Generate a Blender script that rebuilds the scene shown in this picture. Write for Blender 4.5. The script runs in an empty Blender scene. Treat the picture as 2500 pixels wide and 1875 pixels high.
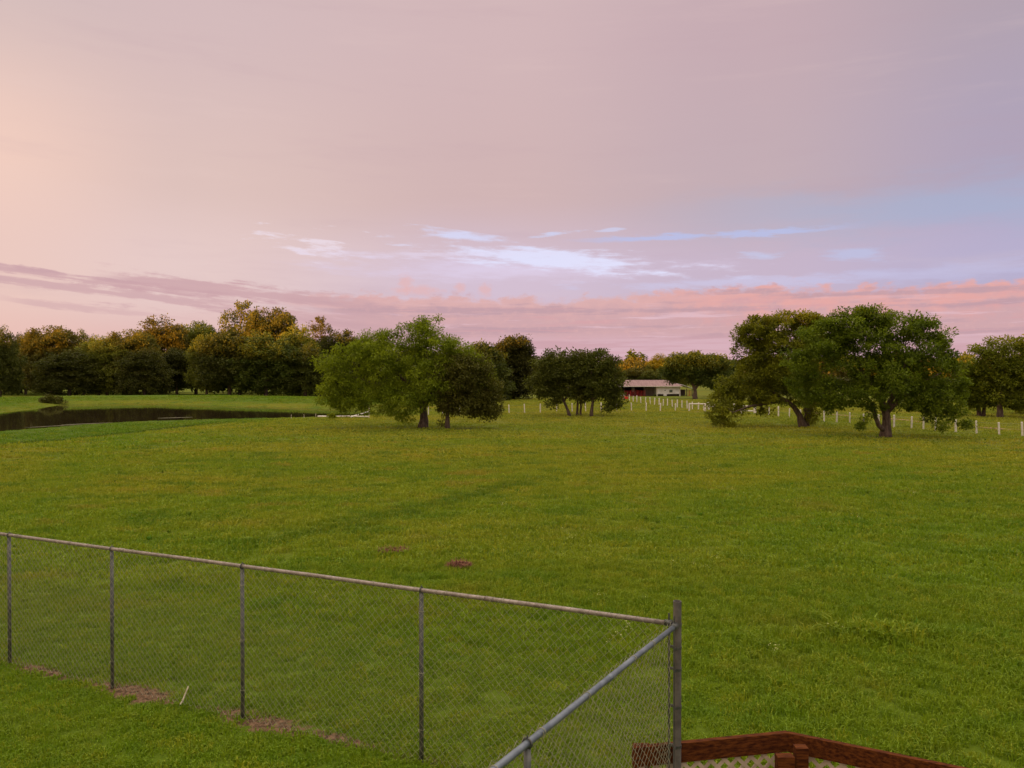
import bpy, math, random
import numpy as np
from mathutils import Vector, Matrix

S = bpy.context.scene
COL = S.collection
R = math.radians
rng = np.random.default_rng(7)
random.seed(7)

# ------------------------------------------------------------------ camera
CAMH, FPX, HORIZ = 4.07, 1875.0, 921.0
cam_d = bpy.data.cameras.new("camera")
cam_d.sensor_width = 36.0
cam_d.lens = 36.0 * FPX / 2500.0
cam_d.clip_start, cam_d.clip_end = 0.05, 6000
cam = bpy.data.objects.new("camera", cam_d)
COL.objects.link(cam)
cam.location = (0, 0, CAMH)
cam.rotation_euler = (R(90) - math.atan((937.5 - HORIZ) / FPX), 0, 0)
S.camera = cam

S.view_settings.view_transform = 'Standard'
S.view_settings.look = 'None'
S.view_settings.gamma = 1.0
S.view_settings.exposure = 1.25
S.cycles.max_bounces = 4
S.cycles.transparent_max_bounces = 6
S.cycles.diffuse_bounces = 2
S.cycles.use_denoising = True

SUN_DIR = Vector((-0.70, -0.71, 0.0)).normalized()
SUN_EL = R(2.2)

def lin(r, g, b):
    f = lambda c: (c / 255 / 12.92) if c <= 10 else ((c / 255 + 0.055) / 1.055) ** 2.4
    return (f(r), f(g), f(b), 1.0)

# ------------------------------------------------------------------ shader DSL
class N:
    """tiny expression wrapper round shader sockets"""
    def __init__(s, tree, sock): s.t, s.s = tree, sock
    def _m(s, op, *o, clamp=False):
        n = s.t.nodes.new('ShaderNodeMath'); n.operation = op; n.use_clamp = clamp
        for i, v in enumerate((s,) + o):
            if isinstance(v, N): s.t.links.new(v.s, n.inputs[i])
            else: n.inputs[i].default_value = v
        return N(s.t, n.outputs[0])
    def __add__(s, o): return s._m('ADD', o)
    def __radd__(s, o): return s._m('ADD', o)
    def __sub__(s, o): return s._m('SUBTRACT', o)
    def __rsub__(s, o): return (s * -1.0) + o
    def __mul__(s, o): return s._m('MULTIPLY', o)
    def __rmul__(s, o): return s._m('MULTIPLY', o)
    def __truediv__(s, o): return s._m('DIVIDE', o)
    def abs(s): return s._m('ABSOLUTE')
    def pow(s, o): return s._m('POWER', o)
    def sqrt(s): return s._m('SQRT')
    def min(s, o): return s._m('MINIMUM', o)
    def max(s, o): return s._m('MAXIMUM', o)
    def step(s, a, b):      # smoothstep a..b (b may be < a)
        n = s.t.nodes.new('ShaderNodeMapRange'); n.interpolation_type = 'SMOOTHSTEP'
        s.t.links.new(s.s, n.inputs['Value'])
        if a <= b:
            n.inputs['From Min'].default_value = a; n.inputs['From Max'].default_value = b
        else:
            n.inputs['From Min'].default_value = b; n.inputs['From Max'].default_value = a
            n.inputs['To Min'].default_value = 1; n.inputs['To Max'].default_value = 0
        return N(s.t, n.outputs['Result'])

def vec(t, x, y, z=0.0):
    n = t.nodes.new('ShaderNodeCombineXYZ')
    for i, v in enumerate((x, y, z)):
        if isinstance(v, N): t.links.new(v.s, n.inputs[i])
        else: n.inputs[i].default_value = v
    return N(t, n.outputs[0])

def noise(t, v, scale=1.0, detail=4, rough=0.55, dist=0.0):
    n = t.nodes.new('ShaderNodeTexNoise')
    t.links.new(v.s, n.inputs['Vector'])
    n.inputs['Scale'].default_value = scale; n.inputs['Detail'].default_value = detail
    n.inputs['Roughness'].default_value = rough; n.inputs['Distortion'].default_value = dist
    return N(t, n.outputs['Fac'])

def mix(t, fac, a, b):
    n = t.nodes.new('ShaderNodeMix'); n.data_type = 'RGBA'
    for sock, v in ((n.inputs[0], fac), (n.inputs[6], a), (n.inputs[7], b)):
        if isinstance(v, N): t.links.new(v.s, sock)
        elif isinstance(v, (tuple, list)): sock.default_value = v
        else: sock.default_value = v
    return N(t, n.outputs[2])

def ramp(t, fac, stops):
    n = t.nodes.new('ShaderNodeValToRGB'); t.links.new(fac.s, n.inputs[0])
    cr = n.color_ramp; cr.interpolation = 'EASE'
    while len(cr.elements) < len(stops): cr.elements.new(0.5)
    for e, (p, c) in zip(cr.elements, stops):
        e.position = p; e.color = c
    return N(t, n.outputs[0])

# ------------------------------------------------------------------ world: sunset sky under a thin cloud deck
world = bpy.data.worlds.new("World"); S.world = world; world.use_nodes = True
wt = world.node_tree; wt.nodes.clear()
out = wt.nodes.new('ShaderNodeOutputWorld')
bg = wt.nodes.new('ShaderNodeBackground'); bg.inputs['Strength'].default_value = 0.42
wt.links.new(bg.outputs[0], out.inputs[0])
tc = wt.nodes.new('ShaderNodeTexCoord')
sp = wt.nodes.new('ShaderNodeSeparateXYZ'); wt.links.new(tc.outputs['Generated'], sp.inputs[0])
dx, dy, dz = (N(wt, sp.outputs[i]) for i in range(3))
az = dx._m('ARCTAN2', dy)
el = dz / (dx * dx + dy * dy).sqrt().max(0.001)

sky = wt.nodes.new('ShaderNodeTexSky'); sky.sky_type = 'NISHITA'; sky.sun_disc = False
sky.sun_elevation = SUN_EL; sky.sun_rotation = math.atan2(SUN_DIR.x, SUN_DIR.y)
sky.air_density = 1.0; sky.dust_density = 1.5; sky.ozone_density = 2.0
skyc = N(wt, sky.outputs[0])
sks = wt.nodes.new('ShaderNodeVectorMath'); sks.operation = 'SCALE'
wt.links.new(skyc.s, sks.inputs[0]); sks.inputs['Scale'].default_value = 0.12
nishita = N(wt, sks.outputs[0])

A0, A1 = -0.62, 0.62
af = (az - A0) / (A1 - A0)
def row(*cols):      # colours left / centre-left / centre / centre-right / right of the deck
    st = [(p, lin(*c)) for p, c in zip((0.0, 0.18, 0.48, 0.74, 0.98), cols)]
    return ramp(wt, af.max(0.0).min(1.0), st)
wob = noise(wt, vec(wt, az * 1.6, el * 4.0, 3.1), 1.4, 5, 0.55) - 0.5
elw = el + wob * 0.05
r_low = row((234, 190, 180), (224, 182, 178), (212, 172, 182), (206, 168, 178), (200, 164, 176))
r_mid = row((236, 202, 192), (230, 203, 200), (212, 192, 210), (200, 182, 202), (184, 176, 206))
r_up  = row((242, 206, 192), (222, 194, 188), (209, 181, 181), (196, 174, 181), (176, 164, 186))
r_top = row((210, 188, 187), (212, 187, 188), (210, 183, 185), (198, 172, 179), (179, 163, 175))
c = mix(wt, elw.step(0.03, 0.11), r_low, r_mid)
c = mix(wt, elw.step(0.13, 0.24), c, r_up)
c = mix(wt, elw.step(0.24, 0.46), c, r_top)
# soft streaky texture of the deck
st1 = noise(wt, vec(wt, az * 1.2 + el * 1.5, el * 9.0, 1.7), 2.2, 6, 0.6)
c = mix(wt, (st1 - 0.5).abs().step(0.02, 0.30) * 0.22, c, mix(wt, st1.step(0.42, 0.58), lin(186, 156, 168), lin(236, 208, 202)))

# blue gaps: broad soft one on the right, small torn ones lower down
n1 = noise(wt, vec(wt, az * 5.0, el * 20.0, 9.0), 1.6, 7, 0.62) - 0.5
n2 = noise(wt, vec(wt, az * 16.0 + el * 30.0, el * 95.0, 4.0), 1.0, 8, 0.66) - 0.5
def blob(u, v, ru, rv, soft=1.0, nz=0.9, tilt=0.0):
    """gap centred at azimuth u, elevation v"""
    d = (((az - u) / ru).pow(2.0) + ((el - v + (az - u) * tilt) / rv).pow(2.0)).sqrt() + n1 * 1.6 * nz + n2 * 2.4 * nz
    return d.step(1.0, 1.0 - soft)
gapc = mix(wt, 0.12, lin(172, 186, 218), nishita)
elr = el + az * 0.03
g1 = (((elr - 0.210) / 0.036).abs() + n1 * 2.2).step(1.35, 0.0) * az.step(0.06, 0.50)
c = mix(wt, g1 * 0.62, c, gapc)
g1b = (((el - 0.178) / 0.006).abs() + n1 * 3.0 + n2 * 4.0).step(0.9, 0.1) * (az - 0.25).abs().step(0.20, 0.08)
c = mix(wt, g1b * 0.75, c, lin(184, 194, 236))
for (u, v, ru, rv, so, nz, tl, cc, k) in (
        (0.00, 0.140, 0.30, 0.022, 0.95, 0.7, 0.0, (222, 208, 232), 0.8),
        (0.045, 0.152, 0.21, 0.018, 0.85, 1.2, 0.10, (226, 226, 252), 0.95),
        (-0.06, 0.182, 0.080, 0.008, 0.95, 1.5, 0.10, (216, 218, 248), 0.85),
        (-0.25, 0.170, 0.055, 0.016, 0.9, 2.6, 0.05, (238, 224, 236), 0.7),
        (-0.13, 0.158, 0.15, 0.009, 0.9, 1.2, 0.0, (228, 216, 238), 0.6),
        (0.055, 0.186, 0.042, 0.0050, 0.9, 1.8, -0.12, (208, 214, 246), 0.75),
        (0.130, 0.190, 0.028, 0.0030, 0.9, 1.8, -0.05, (208, 214, 246), 0.6),
        (0.315, 0.150, 0.026, 0.0055, 0.95, 1.4, 0.08, (198, 206, 240), 0.65),
        (0.42, 0.146, 0.038, 0.010, 0.95, 1.3, 0.0, (190, 198, 234), 0.6),
        (0.28, 0.118, 0.22, 0.010, 0.9, 1.2, 0.0, (206, 202, 232), 0.6),
        (0.50, 0.118, 0.16, 0.014, 0.9, 1.2, 0.0, (194, 190, 222), 0.6)):
    c = mix(wt, blob(u, v, ru, rv, so, nz, tl) * k, c, lin(*cc))

# cumulus bank low over the horizon, billowy upper edge
bl = wt.nodes.new('ShaderNodeTexVoronoi'); bl.feature = 'SMOOTH_F1'
wt.links.new(vec(wt, az * 42.0 + n1 * 5.0, el * 42.0, 0.0).s, bl.inputs['Vector'])
bl.inputs['Scale'].default_value = 1.0; bl.inputs['Smoothness'].default_value = 0.4; bl.inputs['Detail'].default_value = 2.0
vor = N(wt, bl.outputs['Distance'])
big = noise(wt, vec(wt, az * 7.0, 0.0, 5.0), 1.0, 2, 0.5) - 0.5
fine = noise(wt, vec(wt, az * 34.0, el * 60.0, 2.0), 1.0, 9, 0.62) - 0.5
fine2 = noise(wt, vec(wt, az * 90.0, el * 130.0, 7.0), 1.0, 6, 0.6) - 0.5
top = az.step(0.30, 0.62) * 0.002 + 0.117 + big * 0.030 + fine * 0.030 + fine2 * 0.010 - vor * 0.013 + az.step(0.14, 0.24) * az.step(0.42, 0.26) * 0.008
edge = (top - el).step(-0.003, 0.008)
edge = edge * (az + n1 * 0.5).step(-0.40, -0.16)
streak = noise(wt, vec(wt, az * 4.5, el * 75.0, 4.0), 1.0, 8, 0.6)
streak2 = noise(wt, vec(wt, az * 7.5 + 3.0, el * 120.0, 8.0), 1.0, 7, 0.62)
bankc = mix(wt, (top - el + fine * 0.03).step(0.0, 0.035), lin(222, 176, 174), lin(209, 168, 172))
bankc = mix(wt, az.step(0.10, 0.32) * (top - el + fine * 0.08).step(0.05, 0.0) * 0.65, bankc, lin(236, 166, 158))
bankc = mix(wt, (streak + fine * 0.25).step(0.48, 0.62) * 0.8, bankc, lin(190, 156, 166))
bankc = mix(wt, streak2.step(0.54, 0.66) * el.step(0.11, 0.07) * 0.85, bankc, lin(228, 192, 202))
bankc = mix(wt, streak2.step(0.46, 0.32) * 0.5, bankc, lin(218, 162, 166))
bankc = mix(wt, fine2.step(0.0, 0.2) * 0.2, bankc, lin(236, 184, 178))
lower = (el + wob * 0.03).step(0.058, 0.040)        # below the bank: clear pinkish strip with thin bars
lowc = mix(wt, streak.step(0.46, 0.58) * 0.75, lin(216, 178, 188), lin(204, 160, 168))
bankc = mix(wt, lower, bankc, lowc)
c = mix(wt, edge * 0.95, c, bankc)
for (u, v, ru, rv) in ((-0.138, 0.1215, 0.011, 0.013), (-0.068, 0.117, 0.008, 0.008), (-0.035, 0.114, 0.009, 0.009), (-0.120, 0.112, 0.03, 0.007)):
    d = (((az - u) / ru).pow(2.0) + ((el - v) / rv).pow(2.0)).sqrt() + fine * 1.6 + fine2 * 1.5
    c = mix(wt, d.step(1.25, 0.3) * 0.6, c, lin(230, 180, 178))
# mauve streak clouds on the left, sloping down to the right
es = el + az * 0.085
ns = noise(wt, vec(wt, az * 7.0, es * 75.0, 6.0), 1.0, 8, 0.62)
for (v, hw, a0, a1, k) in ((0.0775, 0.0085, -0.50, -0.22, 0.85), (0.057, 0.0085, -0.75, -0.18, 0.75), (0.0670, 0.004, -0.75, -0.42, 0.8), (0.036, 0.003, -0.6, -0.46, 0.5), (0.045, 0.004, -0.30, -0.10, 0.5)):
    b = (((es - v) / hw).abs() + (ns - 0.5) * 8.0 + fine * 2.5 + n1 * 1.5).step(1.35, 0.1) * az.step(a0 - 0.01, a0 + 0.05) * az.step(a1 + 0.12, a1 - 0.05)
    c = mix(wt, b * k, c, mix(wt, ns, lin(194, 158, 168), lin(216, 174, 174)))
# higher than the frame the unseen deck is brightened to add light on the ground; behind it is warmer
zen = mix(wt, dz.step(0.42, 0.85), c, (1.95, 1.75, 1.50, 1.0))
warm = (az + 2.1).abs().step(1.3, 0.2) * dz.step(0.7, 0.0)
zen = mix(wt, warm * 0.6, zen, (1.5, 0.95, 0.62, 1.0))
zen = mix(wt, dz.step(-0.01, -0.06), zen, lin(90, 95, 50))
wt.links.new(zen.s, bg.inputs[0])

sun_d = bpy.data.lights.new("sun", 'SUN'); sun_d.energy = 5.0; sun_d.angle = R(0.6)
sun_d.color = (1.0, 0.47, 0.09)
sun = bpy.data.objects.new("sun", sun_d); COL.objects.link(sun)
sun.rotation_euler = Vector((SUN_DIR.x * math.cos(SUN_EL), SUN_DIR.y * math.cos(SUN_EL), math.sin(SUN_EL))).to_track_quat('Z', 'Y').to_euler()

# ------------------------------------------------------------------ helpers
def tag(o, label=None, cat=None, group=None, kind=None):
    if label: o['label'] = label
    if cat: o['category'] = cat
    if group: o['group'] = group
    if kind: o['kind'] = kind
    return o

def empty(name, loc, rz=0.0):
    o = bpy.data.objects.new(name, None); COL.objects.link(o)
    o.location = loc; o.rotation_euler = (0, 0, rz); o.empty_display_size = 0.2
    return o

def np_mesh(name, verts, faces, mat, parent=None, tint=None, smooth=False):
    """faces: (n,k) int array"""
    me = bpy.data.meshes.new(name)
    verts = np.asarray(verts, np.float32); faces = np.asarray(faces, np.int32)
    k = faces.shape[1]
    me.vertices.add(len(verts)); me.vertices.foreach_set('co', verts.ravel())
    me.loops.add(faces.size); me.loops.foreach_set('vertex_index', faces.ravel())
    me.polygons.add(len(faces))
    me.polygons.foreach_set('loop_start', np.arange(0, faces.size, k, dtype=np.int32))
    if smooth: me.polygons.foreach_set('use_smooth', np.ones(len(faces), bool))
    if tint is not None:
        a = me.attributes.new('tint', 'FLOAT', 'POINT'); a.data.foreach_set('value', np.asarray(tint, np.float32))
    me.update(calc_edges=True); me.materials.append(mat)
    o = bpy.data.objects.new(name, me); COL.objects.link(o)
    if parent: o.parent = parent
    return o

class MB:
    """collects boxes, bars and tubes into one mesh"""
    def __init__(s): s.v, s.f = [], []
    def add(s, vs, fs):
        b = len(s.v); s.v += [tuple(v) for v in vs]; s.f += [tuple(i + b for i in f) for f in fs]; return s
    def box(s, lo, hi, M=None):
        x0, y0, z0 = lo; x1, y1, z1 = hi
        vs = [Vector(p) for p in ((x0,y0,z0),(x1,y0,z0),(x1,y1,z0),(x0,y1,z0),(x0,y0,z1),(x1,y0,z1),(x1,y1,z1),(x0,y1,z1))]
        if M: vs = [M @ v for v in vs]
        return s.add(vs, [(0,3,2,1),(4,5,6,7),(0,1,5,4),(1,2,6,5),(2,3,7,6),(3,0,4,7)])
    def tube(s, pts, rad, n=8, cap=True):
        pts = [Vector(p) for p in pts]
        if not isinstance(rad, (list, tuple)): rad = [rad] * len(pts)
        rings = []
        up = None
        for i, p in enumerate(pts):
            d = (pts[min(i + 1, len(pts) - 1)] - pts[max(i - 1, 0)]).normalized()
            if up is None: up = Vector((0, 0, 1)) if abs(d.z) < 0.9 else Vector((1, 0, 0))
            a = d.cross(up).normalized(); up = a.cross(d).normalized()
            rings.append([p + (a * math.cos(6.28318 * k / n) + up * math.sin(6.28318 * k / n)) * rad[i] for k in range(n)])
        b = len(s.v)
        for r in rings: s.v += [tuple(v) for v in r]
        for i in range(len(rings) - 1):
            for k in range(n):
                k2 = (k + 1) % n
                s.f.append((b + i*n + k, b + i*n + k2, b + (i+1)*n + k2, b + (i+1)*n + k))
        if cap:
            s.f.append(tuple(b + k for k in range(n))[::-1]); e = b + (len(rings) - 1) * n
            s.f.append(tuple(e + k for k in range(n)))
        return s
    def bar(s, p, q, w, h, up=(0,0,1)):
        """rectangular bar from p to q, w across, h along up"""
        p, q = Vector(p), Vector(q); d = (q - p).normalized(); up = Vector(up)
        a = d.cross(up).normalized(); u = a.cross(d).normalized()
        vs = []
        for e in (p, q):
            for i, j in ((-1,-1),(1,-1),(1,1),(-1,1)): vs.append(e + a * (w/2*i) + u * (h/2*j))
        return s.add(vs, [(0,3,2,1),(4,5,6,7),(0,1,5,4),(1,2,6,5),(2,3,7,6),(3,0,4,7)])
    def build(s, name, mat, parent=None, smooth=False, bevel=0):
        me = bpy.data.meshes.new(name); me.from_pydata(s.v, [], s.f); me.materials.append(mat)
        if smooth: me.polygons.foreach_set('use_smooth', np.ones(len(me.polygons), bool))
        me.update()
        o = bpy.data.objects.new(name, me); COL.objects.link(o)
        if parent: o.parent = parent
        if bevel:
            m = o.modifiers.new('bevel', 'BEVEL'); m.width = bevel; m.segments = 2; m.limit_method = 'ANGLE'
        return o

def at(px, py, z=0.0):
    """ground point of height z seen at a place of the 2500x1875 photograph"""
    d = (CAMH - z) * FPX / (py - HORIZ)
    return Vector(((px - 1250) / FPX * d, d, z))

def atd(px, d): return ((px - 1250) / FPX * d, d)
def sstep(a, b, x):
    t = np.clip((x - a) / (b - a), 0, 1); return t * t * (3 - 2 * t)

# value noise in numpy for the terrain and the scatter
_perm = rng.random((256, 256))
def vnoise(x, y):
    x = np.asarray(x, float); y = np.asarray(y, float)
    xi = np.floor(x).astype(int); yi = np.floor(y).astype(int)
    fx = x - xi; fy = y - yi; fx = fx*fx*(3-2*fx); fy = fy*fy*(3-2*fy)
    g = lambda i, j: _perm[i & 255, j & 255]
    return (g(xi, yi)*(1-fx) + g(xi+1, yi)*fx)*(1-fy) + (g(xi, yi+1)*(1-fx) + g(xi+1, yi+1)*fx)*fy

# ------------------------------------------------------------------ terrain
WATER_Z = -0.16
near_shore = [(0,1051),(115,1043),(190,1036),(346,1027),(576,1021),(784,1017),(900,1012)]
far_shore = [(900,1003),(784,998),(576,992),(327,985),(154,988),(96,998),(0,1009)]
pond = [tuple(at(x, y, WATER_Z)[:2]) for x, y in near_shore + far_shore] + [(-92, 92), (-96, 74), (-70, 62), (-52, 60)]
pond = np.array(pond)
step_line = np.array([(-62, 38), (-36, 42), (-30.7, 46), (-28.3, 48.6), (-27.3, 52.3), (-27.7, 56.5), (-26.7, 66.4), (-21, 76), (-14, 84)])

def seg_dist(x, y, P, closed=True):
    best = np.full(np.shape(x), 1e9)
    n = len(P) if closed else len(P) - 1
    for i in range(n):
        a = P[i]; b = P[(i + 1) % len(P)]; ab = b - a
        t = np.clip(((x - a[0]) * ab[0] + (y - a[1]) * ab[1]) / (ab @ ab), 0, 1)
        best = np.minimum(best, np.hypot(x - a[0] - t * ab[0], y - a[1] - t * ab[1]))
    return best
def inside(x, y, P):
    c = np.zeros(np.shape(x), bool)
    for i in range(len(P)):
        (x0, y0), (x1, y1) = P[i], P[i - 1]
        with np.errstate(divide='ignore', invalid='ignore'):
            hit = ((y0 > y) != (y1 > y)) & (x < (x1 - x0) * (y - y0) / (y1 - y0 + 1e-12) + x0)
        c ^= hit
    return c

def gz(x, y):
    x = np.asarray(x, float); y = np.asarray(y, float)
    r = np.hypot(x, y)
    pd = sstep(2, 25, seg_dist(x, y, pond)) * ~inside(x, y, pond)
    z = (vnoise(x * 0.09 + 40, y * 0.09 + 9) - 0.5) * 0.16 * sstep(14, 45, r) * pd - 0.05 * (1 - pd) + (vnoise(x * 0.6, y * 0.6) - 0.5) * 0.035
    # swale that shows as a darker line in the grass on the right
    z += -0.20 * np.exp(-(((x - 5.6 + (y - 12.3) * 0.4) / 1.3) ** 2)) * np.exp(-(((y - 12.5 - 0.08 * (x - 5.6)) / 0.28) ** 2)) + 0.07 * np.exp(-(((x - 5.4) / 1.3) ** 2) - ((y - 11.75) / 0.4) ** 2)
    # pond, its near terrace and the dam behind it
    sd = seg_dist(x, y, pond); ins = inside(x, y, pond); sd = np.where(ins, -sd, sd)
    front = (-(x + 60) * 0.3 + 100 - y)          # >0 on the near side of the pond
    far = sstep(10, -10, 96 - 0.32 * (x + 40) * -1 * -1 - 0 - y + 0 * x) if False else sstep(-8, 8, y - (92 - 0.18 * (x + 45)))
    westside = sstep(-72, -84, x)
    bermw = np.clip(np.maximum(far * sstep(-14, -24, x), westside), 0, 1)
    left_of = sstep(0, 2.2, seg_dist(x, y, step_line, False)) * (x < np.interp(y, step_line[:, 1], step_line[:, 0]))
    terr = -0.10 * left_of * sstep(36, 44, y) * (1 - bermw) * sstep(150, 118, y)
    z = z + terr - 0.10 * np.exp(-(seg_dist(x, y, step_line, False) / 0.5) ** 2) * (y > 42)
    bank = np.where(sd < 0, WATER_Z - 0.05 - 1.0 * (1 - np.exp(sd / 4.0)), 0)
    lip = sstep(0, 1.1, sd)
    z = np.where(sd < 0, bank, (WATER_Z - 0.05) * (1 - lip) + z * lip)
    berm = 0.95 * sstep(0.2, 9.0, sd) * sstep(24, 13, sd)
    z = z + np.where(sd > 0, berm * bermw, 0)
    # gentle rise of the far pasture and an added, unseen ridge behind left to shade the field
    s = -(x * SUN_DIR.x * -1 + y * SUN_DIR.y * -1)   # metres towards the sunset
    z = z + 23.5 * sstep(215, 300, s) + (vnoise(x * 0.05, y * 0.05) - 0.5) * 1.4 * sstep(240, 300, s)
    z = z + 2.0 * sstep(260, 460, y)
    return z
def G(x, y): return float(gz(np.array([x]), np.array([y]))[0])

# ------------------------------------------------------------------ materials
def mat_new(name):
    m = bpy.data.materials.new(name); m.use_nodes = True; t = m.node_tree
    p = t.nodes['Principled BSDF']; return m, t, p

def posn(t, obj=False):
    if obj:
        n = t.nodes.new('ShaderNodeTexCoord'); return N(t, n.outputs['Object'])
    n = t.nodes.new('ShaderNodeNewGeometry'); return N(t, n.outputs['Position'])
def vscale(t, v, sx, sy, sz):
    n = t.nodes.new('ShaderNodeVectorMath'); n.operation = 'MULTIPLY'
    t.links.new(v.s, n.inputs[0]); n.inputs[1].default_value = (sx, sy, sz); return N(t, n.outputs[0])
def bump(t, p, h, strength=0.4, dist=0.02):
    b = t.nodes.new('ShaderNodeBump'); b.inputs['Strength'].default_value = strength; b.inputs['Distance'].default_value = dist
    t.links.new(h.s, b.inputs['Height']); t.links.new(b.outputs[0], p.inputs['Normal'])

def simple(name, c0, c1, scale=6, rough=0.7, metal=0.0, bs=0.25, stretch=(1,1,1)):
    m, t, p = mat_new(name)
    v = vscale(t, posn(t, True), *stretch)
    n = noise(t, v, scale, 6, 0.62)
    t.links.new(mix(t, n.step(0.32, 0.68), c0, c1).s, p.inputs['Base Color'])
    p.inputs['Roughness'].default_value = rough; p.inputs['Metallic'].default_value = metal
    if bs: bump(t, p, noise(t, v, scale * 3, 4), bs, 0.01)
    return m

def field_colour(t, pos):
    """colour of the sward by place: yellow-green, olive and deep green patches"""
    a = noise(t, vscale(t, pos, 0.05, 0.09, 0.0), 1.0, 3, 0.5)
    b = noise(t, vscale(t, pos, 0.35, 0.6, 0.0), 1.0, 5, 0.6)
    d = noise(t, vscale(t, pos, 3.0, 3.0, 0.0), 1.0, 4, 0.6)
    c = mix(t, a.step(0.36, 0.64), (0.150, 0.202, 0.007, 1), (0.225, 0.222, 0.012, 1))
    c = mix(t, b.step(0.50, 0.66) * 0.75, c, (0.085, 0.145, 0.006, 1))
    c = mix(t, b.step(0.46, 0.32) * 0.65, c, (0.245, 0.180, 0.022, 1))
    w = noise(t, vscale(t, pos, 0.9, 2.2, 0.0), 1.0, 6, 0.7)
    c = mix(t, w.step(0.54, 0.70) * 0.40, c, (0.070, 0.115, 0.004, 1))
    c = mix(t, w.step(0.40, 0.30) * 0.35, c, (0.26, 0.15, 0.05, 1))
    c = mix(t, d.step(0.5, 0.75) * 0.5, c, (0.075, 0.120, 0.005, 1))
    sx = t.nodes.new('ShaderNodeSeparateXYZ'); t.links.new(pos.s, sx.inputs[0])
    X, Y = N(t, sx.outputs[0]), N(t, sx.outputs[1])
    # damper, greener turf on the dam and on the terrace in front of the pond, with a rank line along its edge
    Z = N(t, sx.outputs[2])
    c = mix(t, Z.step(0.12, 0.45) * X.step(-12.0, -20.0) * Y.step(70, 80) * 0.7, c, mix(t, b, (0.065, 0.150, 0.006, 1), (0.125, 0.200, 0.008, 1)))
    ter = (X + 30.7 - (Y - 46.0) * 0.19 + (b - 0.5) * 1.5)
    c = mix(t, ter.step(0.8, -1.2) * Y.step(38, 44) * Y.step(90, 80) * 0.7, c, (0.075, 0.150, 0.006, 1))
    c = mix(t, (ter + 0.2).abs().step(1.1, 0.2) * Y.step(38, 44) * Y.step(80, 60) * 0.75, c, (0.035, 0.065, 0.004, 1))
    lw = (X * 0.405 + Y * 0.914 - 7.05)
    c = mix(t, lw.step(3.6, 2.6) * lw.step(-0.2, 0.3) * X.step(2.6, 1.6) * 0.55, c, mix(t, d, (0.115, 0.135, 0.016, 1), (0.165, 0.165, 0.020, 1)))
    c = mix(t, lw.step(0.0, -0.5) * d.step(0.45, 0.60) * 0.5, c, (0.200, 0.185, 0.006, 1))
    trk = (X + 15.0 + (Y - 22.5) * 0.37).abs()
    c = mix(t, (trk + (b - 0.5) * 3.0).step(2.4, 0.4) * Y.step(14, 24) * Y.step(62, 50) * 0.4, c, (0.105, 0.190, 0.004, 1))
    rut = ((X + 4.5) * 0.86 - (Y - 21.3) * 0.51).abs()
    c = mix(t, (rut + (w - 0.5) * 3.0).step(0.9, 0.1) * Y.step(16, 19) * Y.step(33, 28) * 0.6, c, (0.050, 0.095, 0.004, 1))
    # lusher sward near the house on the right, drier towards the trees
    c = mix(t, (X * 0.4 - Y + 22.0).step(-12.0, 14.0) * 0.65, c, mix(t, d, (0.070, 0.150, 0.003, 1), (0.120, 0.190, 0.004, 1)))
    c = mix(t, Y.step(28, 70) * X.step(-24.0, -8.0) * b.step(0.35, 0.6) * 0.45, c, (0.245, 0.215, 0.035, 1))
    return c, X, Y, b, d

def dirt_mask(t, X, Y, d, b):
    """bare earth along the foot of the garden fence, and a worn lane by the white posts"""
    L = (X * 0.405 + Y * 0.914 - 7.05).abs()     # distance from the fence line
    q = noise(t, vec(t, X * 6.0, Y * 6.0, 5.0), 1.0, 4, 0.7) - 0.5
    m = None
    for x0, hw, wd in ((-4.9, 0.75, 0.24), (-3.0, 0.70, 0.25), (-6.6, 0.7, 0.16), (-1.9, 0.5, 0.12)):
        k = (((X - x0) / hw).pow(2.0) + (L / wd).pow(2.0)).sqrt() + q * 2.2
        k = k.step(1.1, 0.7); m = k if m is None else m.max(k)
    foot = (L + q * 0.35).step(0.13, 0.03) * 0.6 * X.step(0.5, -1.0)
    return m.max(foot)

m_ground, t, p = mat_new("pasture_ground")
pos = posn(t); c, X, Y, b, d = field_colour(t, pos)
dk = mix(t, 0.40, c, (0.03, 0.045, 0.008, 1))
lane = ((Y + X * 0.05 - 92.0).abs() + (b - 0.5) * 9).step(5.0, 1.0) * X.step(-12, 0) * X.step(60, 40)
dk = mix(t, lane * 0.5, dk, (0.30, 0.20, 0.07, 1))
fl = noise(t, vscale(t, pos, 14.0, 14.0, 0), 1.0, 3, 0.7)
dk = mix(t, fl.step(0.55, 0.75) * 0.5, dk, (0.03, 0.06, 0.006, 1))
dk = mix(t, dirt_mask(t, X, Y, d, b), dk, mix(t, fl.step(0.35, 0.65), (0.055, 0.034, 0.018, 1), (0.21, 0.125, 0.072, 1)))
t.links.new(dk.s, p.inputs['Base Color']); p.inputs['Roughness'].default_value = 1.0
p.inputs['Specular IOR Level'].default_value = 0.1
bump(t, p, fl + d, 0.6, 0.05)

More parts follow.
